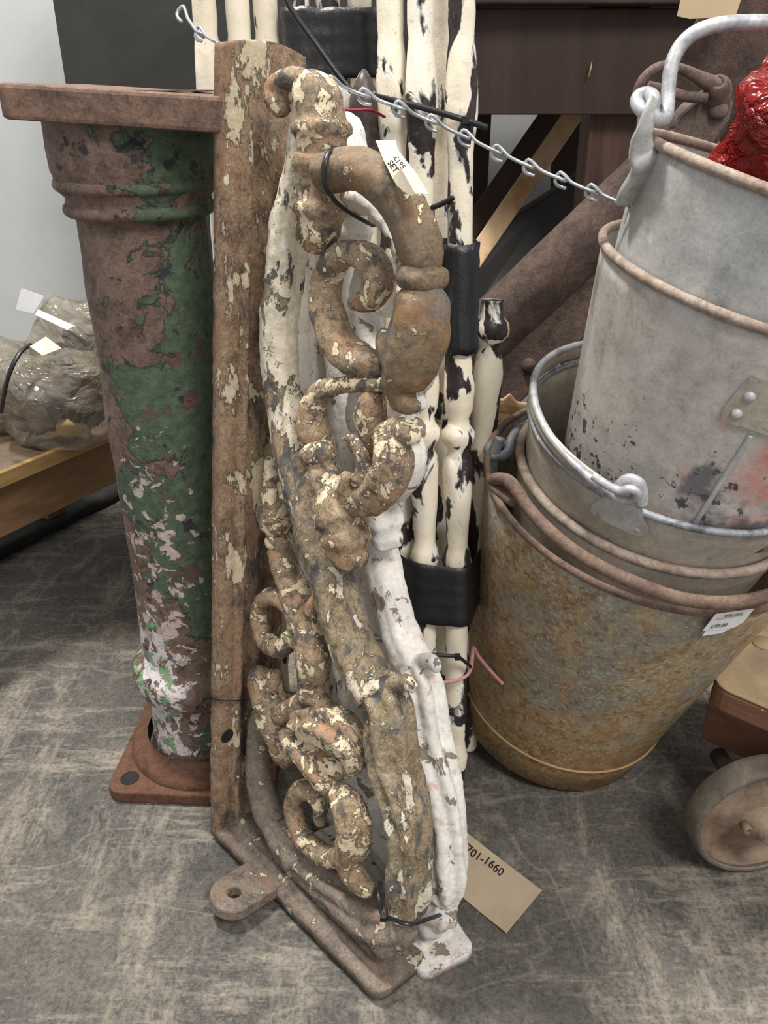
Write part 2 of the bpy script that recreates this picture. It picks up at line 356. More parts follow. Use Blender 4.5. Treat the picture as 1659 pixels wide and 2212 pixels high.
M['rim_rust'] = layered('rusting_rim', [(.3, (104, 86, 72)), (.5, (150, 128, 108)), (.7, (176, 160, 142))], [dict(s=30, t=.6, c=[(150, 104, 70), (166, 122, 84)], so=.06, op=.55)], bscale=40, fine=200, fineh=.5, bump=.6, rough=.6, speck=.35, sat=.75)
M['bucket_rust'] = layered('rusted_galvanised', [(.28, (108, 80, 48)), (.42, (154, 124, 80)), (.55, (178, 160, 122)), (.7, (152, 148, 132))], [
    dict(s=9, t=.56, c=[(122, 128, 128), (146, 146, 138)], so=.07, op=.75, g=[('Z', .08, .2, -.2, .04)]),
    dict(s=16, t=.60, c=[(150, 104, 54), (182, 138, 80)], so=.08, op=.75, g=[('Z', .25, .04, -.02, .16)]),
    dict(s=90, t=.575, c=[(104, 66, 38), (132, 88, 52)], so=.05, op=.65, by=(8, .25)),
    dict(s=190, t=.59, c=[(212, 200, 164), (190, 178, 146)], so=.05, op=.6, by=(8, .2))], bscale=40, fine=260, fineh=.5, bump=.5, rough=.5, metal=.15, speck=.4, sat=.9)
M['rust_wire'] = layered('rust_wire', [(.3, (82, 62, 52)), (.5, (112, 86, 70)), (.7, (132, 104, 84))], [dict(s=40, t=.64, c=[(150, 96, 56), (130, 84, 52)], so=.06)], bscale=40, fine=200, fineh=.5, bump=.6, speck=.35, sat=.8)
M['ochre'] = layered('ochre_rust', [(.3, (142, 116, 80)), (.6, (176, 148, 108))], bscale=40, fine=200, fineh=.4, bump=.5)
M['chain'] = layered('bright_zinc', [(.3, (150, 154, 158)), (.6, (196, 200, 204))], bscale=30, fineh=.1, bump=.2, rough=.32, metal=.8)
M['bench_top'] = layered('dirty_board', [(.3, (62, 52, 42)), (.5, (98, 84, 70)), (.7, (122, 108, 92))], [dict(s=6, t=.6, c=[(48, 38, 30), (64, 52, 42)], so=.05)], bscale=6, bstretch=(1, .3, 1), fineh=.4, bump=.4)
M['bench_edge'] = layered('raw_pine', [(.3, (112, 88, 56)), (.5, (150, 120, 76)), (.7, (166, 136, 90))], bscale=20, bstretch=(.3, .3, 3), fineh=.4, bump=.4)
M['bench_beam'] = layered('brown_beam', [(.3, (84, 64, 46)), (.5, (120, 92, 64)), (.7, (98, 84, 62))], bscale=8, bstretch=(.4, .4, 2), fineh=.3, bump=.3)
M['dark_wood'] = layered('dark_wood', [(.3, (40, 30, 26)), (.5, (58, 43, 37)), (.7, (74, 56, 48))], bscale=9, bstretch=(1, 1, .12), fineh=.25, bump=.3, rough=.5)
M['leg_wood'] = layered('brown_table_leg', [(.3, (58, 44, 38)), (.5, (88, 66, 56)), (.7, (112, 88, 74))], bscale=16, bstretch=(1.4, 1.4, .1), fineh=.25, bump=.3, rough=.5)
M['brown_plank'] = layered('brown_plank', [(.3, (50, 38, 34)), (.5, (64, 49, 43)), (.7, (78, 60, 52))], bscale=9, bstretch=(1, 1, .3), fineh=.25, bump=.3, rough=.7)
M['pale_wood'] = layered('pale_weathered_wood', [(.3, (160, 124, 88)), (.5, (198, 166, 130)), (.7, (214, 186, 152))], [dict(s=9, t=.6, c=[(150, 98, 56), (160, 112, 70)], so=.06, op=.6)], bscale=12, bstretch=(1, 1, .3), fineh=.25, bump=.3)
M['black_board'] = layered('black_board', [(.3, (40, 40, 38)), (.6, (56, 55, 52))], bscale=5, fineh=.15, bump=.2, rough=.6)
M['wall'] = layered('white_wall', [(.3, (178, 180, 180)), (.6, (192, 194, 192))], bscale=2, fineh=.1, bump=.1, rough=.7)
M['floor'] = layered('dusty_concrete', [(.28, (40, 39, 38)), (.42, (66, 64, 62)), (.54, (94, 90, 86)), (.66, (74, 72, 69)), (.78, (52, 51, 50))], [
    dict(s=2.6, t=.53, c=[(124, 116, 104), (142, 133, 119)], so=.13, op=.42, d=12, ro=.75, di=.6),
    dict(s=6, t=.55, c=[(62, 60, 59), (76, 73, 71)], so=.12, op=.5, d=12, ro=.75, di=.5),
    dict(s=12, t=.57, c=[(150, 141, 126), (168, 158, 142)], so=.06, op=.68, d=12, ro=.8, st=(.35, 1.6, 1), by=(3, .34)),
    dict(s=11, t=.58, c=[(146, 137, 122), (162, 153, 138)], so=.06, op=.66, d=12, ro=.8, st=(1.5, .4, 1), by=(3, .34)),
    dict(s=4.5, t=.985, c=[(150, 141, 126), (166, 156, 141)], so=.010, op=.28, d=3, ro=.5, di=.1, ridge=True, st=(.6, 1.5, 1), by=(6, .05)),
    dict(s=3.5, t=.988, c=[(150, 141, 126), (166, 156, 141)], so=.008, op=.26, d=3, ro=.5, ridge=True, st=(1.4, .5, 1), by=(6, .05)),
    dict(s=170, t=.56, c=[(46, 45, 44), (62, 60, 58)], so=.08, op=.55, by=(7, .15)),
    dict(s=130, t=.66, c=[(166, 156, 140), (150, 141, 128)], so=.05, op=.35, by=(6, .2))], bscale=95, bdetail=12, fine=220, fineh=.6, bump=.5, rough=.72, speck=.35)
M['card'] = layered('brown_card', [(.3, (164, 146, 122)), (.6, (180, 162, 138))], [dict(s=60, t=.7, c=[(120, 104, 88), (140, 122, 104)], so=.04)], bscale=8, fineh=.1, bump=.2)
M['tan_card'] = layered('tan_card', [(.3, (190, 166, 132)), (.6, (204, 182, 150))], bscale=6, fineh=.1, bump=.1)
M['paper'] = layered('cream_paper', [(.3, (226, 212, 184)), (.6, (240, 228, 204))], [dict(s=30, t=.66, c=[(205, 180, 150), (215, 195, 165)], so=.06, op=.5)], bscale=8, fineh=.1, bump=.1)
M['white_paper'] = layered('white_label', [(.3, (236, 236, 238)), (.6, (246, 246, 248))], bscale=8, fineh=.05, bump=.05, rough=.5)
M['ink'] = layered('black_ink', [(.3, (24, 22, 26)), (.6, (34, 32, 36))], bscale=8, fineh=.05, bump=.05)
M['pink'] = layered('pink_string', [(.3, (176, 112, 122)), (.6, (206, 148, 152))], bscale=60, fineh=.5, bump=.5)
M['redstr'] = layered('red_string', [(.3, (110, 30, 44)), (.6, (140, 44, 58))], bscale=60, fineh=.5, bump=.5)
M['dolly_wood'] = layered('dolly_wood', [(.3, (136, 116, 92)), (.5, (166, 144, 112)), (.7, (182, 160, 128))], [dict(s=7, t=.6, c=[(130, 116, 104), (120, 104, 92)], so=.08, op=.7), dict(s=150, t=.69, c=[(70, 54, 40), (60, 46, 36)], so=.02)], bscale=8, fineh=.3, bump=.4)
M['dolly_side'] = layered('dolly_edge', [(.3, (88, 60, 48)), (.5, (120, 84, 66)), (.7, (138, 102, 80))], [dict(s=90, t=.70, c=[(220, 200, 150), (210, 190, 150)], so=.02)], bscale=10, bstretch=(.5, .5, 2), fineh=.4, bump=.5)
M['wheel'] = layered('dusty_iron_wheel', [(.3, (92, 78, 66)), (.5, (136, 118, 100)), (.7, (160, 142, 122))], [dict(s=14, t=.58, c=[(110, 72, 54), (96, 66, 52)], so=.08, op=.8), dict(s=14, t=.64, c=[(96, 84, 82), (110, 98, 92)], so=.03)], bscale=16, fineh=.5, bump=.6)
M['tyre'] = layered('dusty_tyre', [(.3, (70, 64, 58)), (.5, (104, 96, 86)), (.7, (132, 120, 106))], [dict(s=60, t=.66, c=[(150, 138, 120), (140, 126, 110)], so=.05)], bscale=18, fineh=.6, bump=.6)
M['rubber'] = layered('black_matting', [(.3, (24, 24, 24)), (.6, (42, 42, 42))], bscale=20, fineh=1.0, bump=.8)
M['junk_dark'] = layered('dark_iron_bits', [(.3, (54, 48, 42)), (.6, (90, 78, 66))], bscale=20, fineh=.5, bump=.6)
M['junk_cream'] = layered('cream_bits', [(.3, (176, 156, 116)), (.6, (206, 190, 150))], [dict(s=40, t=.62, c=[(90, 78, 62), (70, 60, 50)], so=.04)], bscale=20, fineh=.5, bump=.5)
M['web'] = layered('pale_straw', [(.3, (190, 164, 120)), (.6, (214, 190, 150))], bscale=20, fineh=.1)
def clear(name, tint, trans, rough=.18, cr_=(9, 2, .7, .02)):
    t = NT(name); t.coords()
    f = t.noise(14, 4, .6, 1.2); h = t.math('ABSOLUTE', t.math('SUBTRACT', t.noise(cr_[0], cr_[1], .55, 1.6, None, 4), .5), 0)
    t.b.inputs['Base Color'].default_value = lin(tint); t.b.inputs['Roughness'].default_value = rough; t.b.inputs['Specular IOR Level'].default_value = .8
    bp = t.add('ShaderNodeBump'); bp.inputs['Strength'].default_value = cr_[2]; bp.inputs['Distance'].default_value = cr_[3]; t.l(h, bp.inputs['Height']); t.l(bp.outputs[0], t.b.inputs['Normal'])
    tr = t.add('ShaderNodeBsdfTransparent'); tr.inputs[0].default_value = lin(tuple(min(255, v + 30) for v in tint))
    mx = t.add('ShaderNodeMixShader'); k = t.ramp(f, [(.3, (trans - .15,) * 3 + (1,)), (.7, (trans + .15,) * 3 + (1,))])
    t.l(k, mx.inputs[0]); t.l(t.b.outputs[0], mx.inputs[1]); t.l(tr.outputs[0], mx.inputs[2]); t.l(mx.outputs[0], t.out.inputs[0])
    return t.m
M['bag'] = clear('clear_polythene', (196, 190, 178), .76, .10, (11, 3, .9, .025))
M['redbag'] = clear('red_polythene', (158, 32, 28), .38, .2, (15, 4, 1.0, .03))

# ---------------------------------------------------------------- setting
fl = mk('floor', ([(-2.6, -1.5, 0), (2.6, -1.5, 0), (2.6, 2.3, 0), (-2.6, 2.3, 0)], [(0, 1, 2, 3)]), M['floor'], smooth=False); fl['kind'] = 'structure'
wl = mk('wall_back', boxm((0, 2.24, 1.25), (2.6, 0, 0), (0, .05, 0), (0, 0, 1.25)), M['wall'], smooth=False); wl['kind'] = 'structure'
a = P(110, 0, Y=1.8); b = P(560, 0, Y=1.8)
tag(mk('black_board', boxm(((a.x + .06) / 2, 1.82, .65), ((.06 - a.x) / 2, 0, 0), (0, .012, 0), (0, 0, .65)), M['black_board'], smooth=False, bevel=.002),
    'large flat black board standing behind the green column', 'board')

# ---------------------------------------------------------------- green cast iron column
CX, CY = -.275, .996
def colr(x, y):
    b = (y - 1106) / FPX; t = CY / (cT - b * sT); z = CH + (-sT - b * cT) * t
    return ((829.5 + FPX * CX / t) - x) * t / FPX, z
sil = [(99, 255), (108, 317), (117, 366), (121, 372), (128, 395), (134, 407), (147, 420), (149, 436), (154, 455), (163, 463), (172, 468), (192, 625), (217, 751), (233, 895),
       (262, 1053), (289, 1212), (308, 1370), (312, 1392), (297, 1404), (289, 1420), (294, 1440), (305, 1458), (322, 1470), (326, 1480), (329, 1496), (335, 1564), (330, 1580), (319, 1595), (316, 1606), (326, 1618), (330, 1622)]
cprof = [colr(*p) for p in sil][::-1]
col_t = thing('cast_iron_column', (CX, CY, 0), 'cast iron column with peeling green paint standing on a square rusty foot', 'column')
zb, zt = cprof[0][1], cprof[-1][1]
rows = []
for i in range(len(cprof) - 1):
    (r0, z0), (r1, z1) = cprof[i], cprof[i + 1]; n = max(1, int(abs(z1 - z0) / .012))
    for k in range(n): rows.append((r0 + (r1 - r0) * k / n, z0 + (z1 - z0) * k / n))
rows.append(cprof[-1])
rows = [(rows[0][0], .012)] + rows + [(cprof[-1][0] + .003, .8925)]
mk('shaft', rough_up(lathe(rows, (CX, CY, 0), (0, 0, 1), 80), .0012, 30), M['column'], col_t)
def sqplate(cx, cy, h, z0, z1, yaw, rc=.018):
    pts = []
    for k, (sx, sy) in enumerate(((1, 1), (-1, 1), (-1, -1), (1, -1))):
        for j in range(7):
            a = R(90 * k + 15 * j); p = V((sx * (h - rc) + rc * math.cos(a), sy * (h - rc) + rc * math.sin(a), 0)); p.rotate(Matrix.Rotation(yaw, 3, 'Z'))
            pts.append(V((cx, cy, z0)) + p)
    return pts, V((0, 0, z1 - z0))
tp, to = sqplate(CX + .022, CY + .004, .113, .886, .918, R(-4), .010)
tp = [V((p.x, p.y, p.z - (p.x - CX - .02) * .055)) for p in tp]          # the plate sits slightly askew
mk('top_plate', prism(tp, to), M['column_plate'], col_t, smooth=False, bevel=.004)
for y_, dr, mr in ((392, -.001, .0075), (446, -.002, .0075)):
    r_, z_ = colr(134 if y_ < 400 else 154, y_)
    mk('collar_bead', tube([V((CX + (r_ + dr) * math.cos(a), CY + (r_ + dr) * math.sin(a), z_)) for a in [2 * math.pi * k / 80 for k in range(80)]], mr, seg=12, sub=1, closed=True), M['column'], col_t)
mk('socket_ring', lathe([(.062, .0), (.082, .0), (.083, .0016), (.060, .0016)], (CX + .01, CY, .9160), (0, 0, 1), 48, False, False), M['column_plate'], col_t)
base = mk('base_plate', prism(*sqplate(CX, CY, .12, .0, .02, R(-3), .022)), M['column_base'], col_t, smooth=False, bevel=.003)
for sx in (-1, 1):
    for sy in (-1, 1):
        p = V((sx * .092, sy * .092, 0)); p.rotate(Matrix.Rotation(R(-3), 3, 'Z'))
        mk('bolt_hole', lathe([(.0001, .0206), (.010, .0206), (.0125, .0216), (.0135, .0206), (.0135, .019)], V((CX, CY, 0)) + p, (0, 0, 1), 20, False, False), M['ink'], base)  # black disc on the plate; the dark of a hole is painted, not cut
mk('base_moulding', lathe([(.112, .018), (.112, .026), (.106, .034), (.092, .040), (.086, .05)], (CX, CY, 0), (0, 0, 1), 64, False, False), M['column_base'], col_t)

# ---------------------------------------------------------------- cast iron brackets
Fv = V((.695, -.719, 0)).normalized(); Wv = V((-Fv.y, Fv.x, 0))
A0 = V((-.238, .818, 0)); lean = math.atan2(.112, .963)
Uv = (Wv * math.sin(lean) + V((0, 0, math.cos(lean)))).normalized(); Nv = (Wv * math.cos(lean) - V((0, 0, math.sin(lean)))).normalized()
def bmat(org, F_, U_, N_):
    return Matrix(((F_.x, N_.x, U_.x, org.x), (F_.y, N_.y, U_.y, org.y), (F_.z, N_.z, U_.z, org.z), (0, 0, 0, 1)))
MB = bmat(A0 + V((0, 0, .010)), Fv, Uv, Nv)     # local x = along the foot, y = across, z = up the plate
MBi = MB.inverted(); W0 = .042
def B(x, y, wo=0.0):
    o = MBi @ CAM; d = MBi.to_3x3() @ ray(x, y); t = (W0 + wo - o.y) / d.y
    return o + d * t, t
def tr(rows, wo=0.0, **kw):
    pts, rad = [], []
    for r in rows:
        w_ = r[3] if len(r) > 3 else wo
        p, t = B(r[0], r[1], w_); pts.append(p); rad.append(r[2] * t / FPX)
    kw.setdefault('seg', 18); return tube(pts, rad, up=(0, 1, 0), **kw)
PARTS = {}
def part(name, mat, *tubes, voxel=.0024, it=2, amp=.0015, sc=55):
    PARTS[name] = (baked(join(*tubes), voxel, it, amp, sc, len(PARTS)), mat)
part('brace', 'brace', tr([(668, 215, 34), (655, 330, 34), (640, 420, 36), (622, 500, 39), (618, 577, 40), (603, 690, 38), (603, 760, 37), (610, 850, 36), (624, 930, 38), (647, 1020, 44), (676, 1110, 47), (706, 1210, 48), (742, 1344, 45), (780, 1436, 47), (818, 1500, 50)], flute=(6, .06, .3), power=2.8, seg=36))
part('brace_leaf', 'brace', tr([(812, 1480, 40), (838, 1530, 50), (846, 1630, 52), (862, 1690, 51), (880, 1760, 49), (888, 1835, 46), (882, 1910, 49), (878, 1960, 40), (884, 1992, 22)], flute=(5, .2, 7.0), seg=48),
     tr([(820, 1492, 22), (846, 1474, 20), (880, 1476, 18), (898, 1490, 12)]), it=1)
part('capital_block', 'bracket', tr([(650, 180, 22), (664, 186, 36), (680, 200, 43), (690, 220, 43), (694, 250, 44), (694, 262, 46), (694, 266, 55), (694, 288, 57), (694, 294, 48), (694, 312, 45), (694, 334, 46), (694, 338, 54), (692, 362, 54), (692, 368, 46), (691, 400, 44), (691, 436, 44), (691, 440, 51), (690, 462, 51), (690, 468, 43), (686, 500, 40), (674, 532, 32)], -.012, power=5, seg=24, sub=1), it=1)
part('drop_curl', 'bracket', tr([(655, 172, 24), (622, 172, 24), (598, 186, 24), (594, 210, 26), (606, 232, 26), (612, 246, 16)], -.014))
part('arch_arm', 'arm', tr([(696, 372, 36, -.020), (702, 371, 44, -.020), (716, 369, 45, -.020), (745, 364, 44, -.020), (785, 367, 46, -.018), (830, 394, 49, -.014), (866, 440, 50, -.008), (893, 492, 51, -.004), (908, 540, 51), (912, 566, 46), (912, 580, 40)], flute=(4, .035, 0), seg=32))
part('arm_collar', 'arm', tr([(912, 572, 44), (911, 583, 55), (911, 599, 60), (910, 615, 56), (909, 628, 44)], sub=4))
part('arm_leaf', 'arm', tr([(909, 620, 44), (910, 642, 60), (911, 675, 65), (906, 715, 67), (894, 755, 66), (880, 795, 58), (868, 830, 46), (868, 856, 36), (884, 874, 22), (906, 880, 10)], flute=(4, .09, 1.8), seg=36),
     tr([(870, 800, 40), (845, 760, 32), (832, 728, 22), (836, 712, 14)], -.006))
part('upper_scroll', 'bracket', tr([(762, 655, 12), (778, 652, 20), (802, 645, 27), (816, 612, 30), (806, 570, 30), (772, 547, 28), (735, 554, 27), (711, 585, 27), (703, 635, 29), (711, 690, 31), (731, 738, 33), (765, 773, 35), (803, 787, 30), (838, 792, 24)], sq=1.25, power=3.0, seg=24))
part('link_arm', 'bracket', tr([(835, 830, 17), (800, 832, 17), (760, 830, 18), (722, 834, 21), (692, 850, 26), (676, 880, 30), (676, 915, 36), (678, 938, 38), (680, 958, 30)], -.008))
part('link_collar', 'bracket', tr([(682, 956, 30), (685, 966, 40), (687, 980, 43), (688, 994, 39), (690, 1004, 30)], -.010, sub=4))
part('leaf_cup', 'bracket', tr([(690, 1000, 28), (700, 1020, 36), (708, 1046, 38), (730, 1068, 34), (765, 1080, 34), (803, 1074, 40), (836, 1042, 44), (850, 1000, 45), (845, 960, 40), (838, 936, 30), (858, 926, 26), (886, 938, 23), (894, 960, 17)], -.010, flute=(4, .08, 3), seg=32),
     tr([(742, 946, 7), (762, 950, 11), (779, 972, 15), (786, 1008, 17), (776, 1040, 18)], -.018), tr([(752, 1022, 12), (742, 1042, 16), (735, 1062, 18)], -.024))
part('leaf_stem', 'bracket', tr([(816, 838, 18), (808, 862, 32), (800, 895, 36), (798, 925, 30), (802, 960, 22), (806, 990, 18)], -.004))
part('pendant_block', 'bracket', tr([(706, 1060, 34), (722, 1090, 44), (732, 1112, 50), (736, 1126, 50), (739, 1130, 42), (743, 1146, 42), (744, 1150, 48), (748, 1172, 47), (749, 1177, 38), (748, 1188, 37), (748, 1191, 42), (747, 1206, 40), (744, 1210, 30)], -.014, power=4, seg=24, sub=1), it=1)
part('side_bulb', 'bracket', tr([(583, 985, 10), (588, 1010, 20), (592, 1045, 25), (594, 1080, 31), (595, 1112, 38), (597, 1138, 35), (600, 1156, 24)]), tr([(606, 1040, 10), (616, 1066, 16), (618, 1090, 10)], -.012))
part('side_collar', 'bracket', tr([(600, 1154, 24), (601, 1163, 31), (601, 1174, 32), (601, 1183, 25)], sub=4))
part('side_stem', 'bracket', tr([(600, 1182, 26), (608, 1205, 31), (622, 1245, 33), (640, 1290, 36), (656, 1330, 34), (668, 1372, 35)], flute=(4, .04, 0)))
part('small_scroll', 'bracket', tr([(640, 1350, 14), (628, 1322, 17), (606, 1294, 19), (578, 1290, 19), (560, 1312, 18), (560, 1350, 19), (575, 1385, 22), (604, 1400, 22), (624, 1386, 18), (616, 1366, 15)], -.010))
part('leaf_bud', 'bracket', tr([(664, 1330, 20), (668, 1360, 32), (674, 1400, 39), (677, 1432, 39), (674, 1462, 32), (670, 1478, 20)], -.008, flute=(7, .05, 0), seg=42),
     tr([(686, 1284, 7), (676, 1302, 13), (670, 1330, 18)], -.012))
part('branch_leaf', 'bracket', tr([(672, 1470, 26), (672, 1496, 30), (655, 1516, 24), (628, 1530, 22), (604, 1544, 24)], -.006), tr([(672, 1496, 26), (694, 1520, 22), (705, 1545, 20)], -.008))
part('corner_leaf', 'bracket', tr([(548, 1446, 14), (560, 1462, 30), (574, 1490, 38), (585, 1520, 40), (596, 1560, 40), (606, 1596, 34), (614, 1632, 26), (628, 1652, 12)], -.002), tr([(596, 1448, 12), (590, 1475, 24), (586, 1500, 26)], -.002))
part('side_arc', 'foot', tr([(577, 1520, 24), (566, 1560, 28), (558, 1610, 27), (557, 1660, 27), (563, 1705, 28), (578, 1750, 32), (600, 1785, 36)], -.002))
part('acanthus_leaf', 'bracket', tr([(640, 1560, 24), (672, 1562, 36), (708, 1566, 44), (742, 1590, 44), (766, 1622, 34), (764, 1652, 24), (744, 1668, 12)], -.010, flute=(5, .2, 2.5), seg=48),
     tr([(608, 1584, 14), (632, 1602, 26), (658, 1632, 28), (684, 1668, 27), (706, 1695, 24), (722, 1706, 16)], -.016), tr([(660, 1590, 20), (690, 1630, 30), (730, 1655, 30), (755, 1664, 18)], -.006))
part('lower_spiral', 'bracket', tr([(692, 1780, 13), (692, 1764, 15), (690, 1736, 18), (672, 1710, 22), (648, 1708, 22), (634, 1734, 21), (638, 1772, 22), (656, 1810, 23), (684, 1838, 24), (714, 1852, 24), (740, 1848, 22)], -.014))
part('lower_curl', 'bracket', tr([(722, 1706, 16), (740, 1722, 32), (756, 1752, 40), (764, 1788, 41), (760, 1825, 37), (752, 1858, 31), (762, 1888, 29), (784, 1912, 24), (806, 1926, 10)], -.020, flute=(3, .13, 2), seg=36))
part('foot_leaf', 'foot', tr([(588, 1776, 26), (610, 1806, 36), (645, 1846, 38), (680, 1882, 36), (700, 1898, 40), (735, 1924, 42), (768, 1952, 46), (800, 1976, 50), (836, 1996, 52), (866, 2008, 40), (880, 2000, 24)], -.006, flute=(5, .13, 7), seg=40),
     tr([(646, 1836, 40), (650, 1848, 44), (656, 1858, 41)], -.006, sub=3), tr([(826, 2010, 40), (832, 2034, 38), (830, 2054, 22)], -.012))
def plate_profile(prof, n, length, wid, top=0.0, axis='z', thick=.02):
    """moulded face: rows across, many steps along, with a plain back"""
    vs_, fs = [], []
    c = len(prof)
    for i in range(n + 1):
        s = length * i / n
        for (wy, hh) in list(prof):
            e = (s / length); zz = s + (top * (1 - (2 * wy / wid - 1) ** 2)) * e ** 30
            if axis == 'x':
                if length - s < .03: hh = min(hh, .0145)
                rr_ = .014; q_ = s - (length - rr_)
                if q_ > 0:
                    ins = rr_ - math.sqrt(max(0, rr_ * rr_ - q_ * q_)); wy = min(max(wy, ins), wid - ins)
            else:
                if hh > .0125:
                    f_ = min(1, max(0, (s - .855) / .022)); f_ = f_ * f_ * (3 - 2 * f_); hh = .0185 + (hh - .0185) * .72; hh = hh + (.0215 - .006 * (2 * wy / wid - 1) ** 2 - hh) * f_
            nz = .0008 * noise.noise(V((wy * 60, zz * 35, hh * 40 + wid))) + .0005 * noise.noise(V((wy * 150, zz * 120, 5)))
            vs_.append((hh + nz * 1.5, wy + nz, zz) if axis == 'z' else (zz, wy + nz, hh + nz * 1.5))
    for i in range(n):
        for k in range(c): fs.append((i * c + k, i * c + (k + 1) % c, (i + 1) * c + (k + 1) % c, (i + 1) * c + k))
    fs.append(tuple(range(c))); fs.append(tuple(n * c + k for k in range(c)))
    return vs_, fs
WW = .098
wp = [(0, 0), (0, .006), (0, .012), (.001, .016), (.004, .018), (.012, .018), (.020, .0175), (.0215, .016), (.023, .020), (.025, .0245), (.028, .0255), (.031, .0245), (.033, .018), (.035, .0135), (.039, .013), (.042, .015), (.044, .022), (.047, .027), (.051, .028), (.055, .027), (.058, .022), (.060, .015), (.063, .013), (.066, .0135), (.068, .018), (.070, .0245), (.073, .0255), (.076, .0245), (.078, .020), (.080, .016), (.084, .0175), (WW - .004, .018), (WW - .001, .016), (WW, .012), (WW, 0), (WW * .7, 0), (WW * .3, 0)]
PARTS['wall_plate'] = (plate_profile(wp, 220, .954, WW, .007), 'plate')
FW = .080
fp = [(0, 0), (0, .008), (.001, .0125), (.004, .0145), (.014, .015), (.0155, .0135), (.017, .016), (.019, .0185), (.022, .019), (.0235, .018), (.025, .021), (.028, .0235), (.036, .024), (.045, .024), (.054, .0235), (.057, .021), (.0585, .018), (.060, .019), (.063, .0185), (.065, .016), (.0665, .0135), (FW - .004, .0145), (FW - .001, .0125), (FW, .008), (FW, 0), (FW * .6, 0), (FW * .3, 0)]
PARTS['foot_plate'] = (plate_profile(fp, 110, .335, FW, 0, 'x'), 'foot')
def lug(cu, cw0, cw1, rad, hole, th, hw):
    """tongue with a hole, sticking out sideways from the foot"""
    out, inn = [], []; N = 40
    for k in range(N):
        a = 2 * math.pi * k / N; d = V((math.cos(a), math.sin(a)))
        ca, sa = d
        if sa <= 0: p = V((rad * ca, rad * sa))
        else:
            t = min(rad / max(abs(ca), 1e-6), (cw1 - cw0) / max(sa, 1e-6)); p = V((ca * t, sa * t))
        out.append(p); inn.append(d * hole)
    vs_ = []
    for z in (0, th):
        for p in out: vs_.append((cu + p[0], cw0 + p[1], z))
        for p in inn: vs_.append((cu + p[0], cw0 + p[1], z))
    fs = []
    for k in range(N):
        j = (k + 1) % N
        fs += [(k, j, N + j, N + k), (2 * N + k, 3 * N + k, 3 * N + j, 2 * N + j), (k, 2 * N + k, 2 * N + j, j), (N + k, N + j, 3 * N + j, 3 * N + k)]
    return vs_, fs
lh = MBi @ P(506, 1941, z=.02)
PARTS['mounting_lug'] = (lug(lh.x, lh.y, .012, .030, .0085, .017, 0), 'foot')
o_ = MBi @ CAM; d_ = MBi.to_3x3() @ ray(491, 1590); hp_ = o_ + d_ * ((.0188 - o_.x) / d_.x)
def bracket(name, mtx, label, white=None):
    t = thing(name, None, label, 'bracket', 'pair of cast iron scroll brackets', mat=mtx)
    for pn, (vf, mt) in PARTS.items():
        v = vf
        if white is not None: v = ([white @ V(p) for p in vf[0]], vf[1])
        mk(pn, v, M['white_iron'] if white is not None else M[mt], t, local=white is None, bevel=.003 if pn == 'mounting_lug' else 0, smooth=pn != 'mounting_lug')
    if white is None: mk('bolt_hole', lathe([(.0003, .0006), (.0075, .0006), (.0085, .0010), (.0095, .0)], hp_, (1, 0, 0), 20, False, False), M['ink'], t, local=True)  # flat black disc, the shade inside a hole put into its colour
    return t
bracket('scroll_bracket', MB, 'rusty brown cast iron scroll bracket with flaking cream paint, nearest the camera')
A1 = V((-.110, .899, .001)); F1 = V((.465, -.885, 0)).normalized(); N1 = V((-F1.y, F1.x, 0)); T1 = V((-.1186, 1.0506, .9337))
MW = bmat(A1, F1 * .985, (T1 - A1) / .972, N1 * .93)
bracket('scroll_bracket', Matrix.Translation(A1), 'matching scroll bracket with flaking white paint tied behind the brown one', MW)

# ---------------------------------------------------------------- balusters
def bal_profile(kind, L):
    r = .0145
    if kind == 'long':
        pr = [(.010, 0), (.0125, .004), (.013, .06), (.0155, .075), (.0165, .09), (.0135, .105), (.0135, .12), (r, .16), (r, .36), (.0165, .37), (.019, .38), (.0165, .392), (.0135, .40), (.0145, .43), (.0175, .47), (.0185, .50), (.017, .515), (.0125, .522), (.0135, .528), (.0195, .536), (.0205, .543), (.0195, .55), (.0135, .558), (.0125, .565),
              (.0165, .575), (.0185, .60), (.0165, .63), (.0145, .66), (.0145, .70), (r, .72), (r * .97, .86), (.0165, .885), (.018, .90), (.0175, .93), (.0155, .96), (.0135, .975), (r, .99), (r, 1.04), (.0175, 1.055), (.0185, 1.07), (.015, 1.085), (.0135, 1.10), (.0135, L)]
    elif kind == 'spear':
        pr = [(.012, 0), (.0135, .05), (.0135, L - .28), (.0165, L - .25), (.0175, L - .22), (.0145, L - .2), (.0145, L - .13), (.019, L - .10), (.020, L - .075), (.015, L - .055), (.0175, L - .045), (.0165, L - .03), (.010, L - .012), (.002, L)]
    else:
        pr = [(.0135, 0), (.015, .004), (.016, .05), (.018, .07), (.0155, .085), (.0145, .1), (.0145, .30), (.0155, .40), (.0165, .47), (.0175, .50), (.0155, .52), (.0165, .54), (.0185, .575), (.019, .60), (.0165, .622), (.0130, .634), (.0145, .640), (.0225, .648), (.0245, .657), (.0225, .667), (.0165, .673), (.0155, .682), (.0135, .692), (.0145, .695)]
        k = L / .695; pr = [(a, h * k) for a, h in pr]
    return [p for p in pr if p[1] <= L + 1e-6]
def seam(p):                                   # leaf-like bumps around the knops
    return p
BAL = []
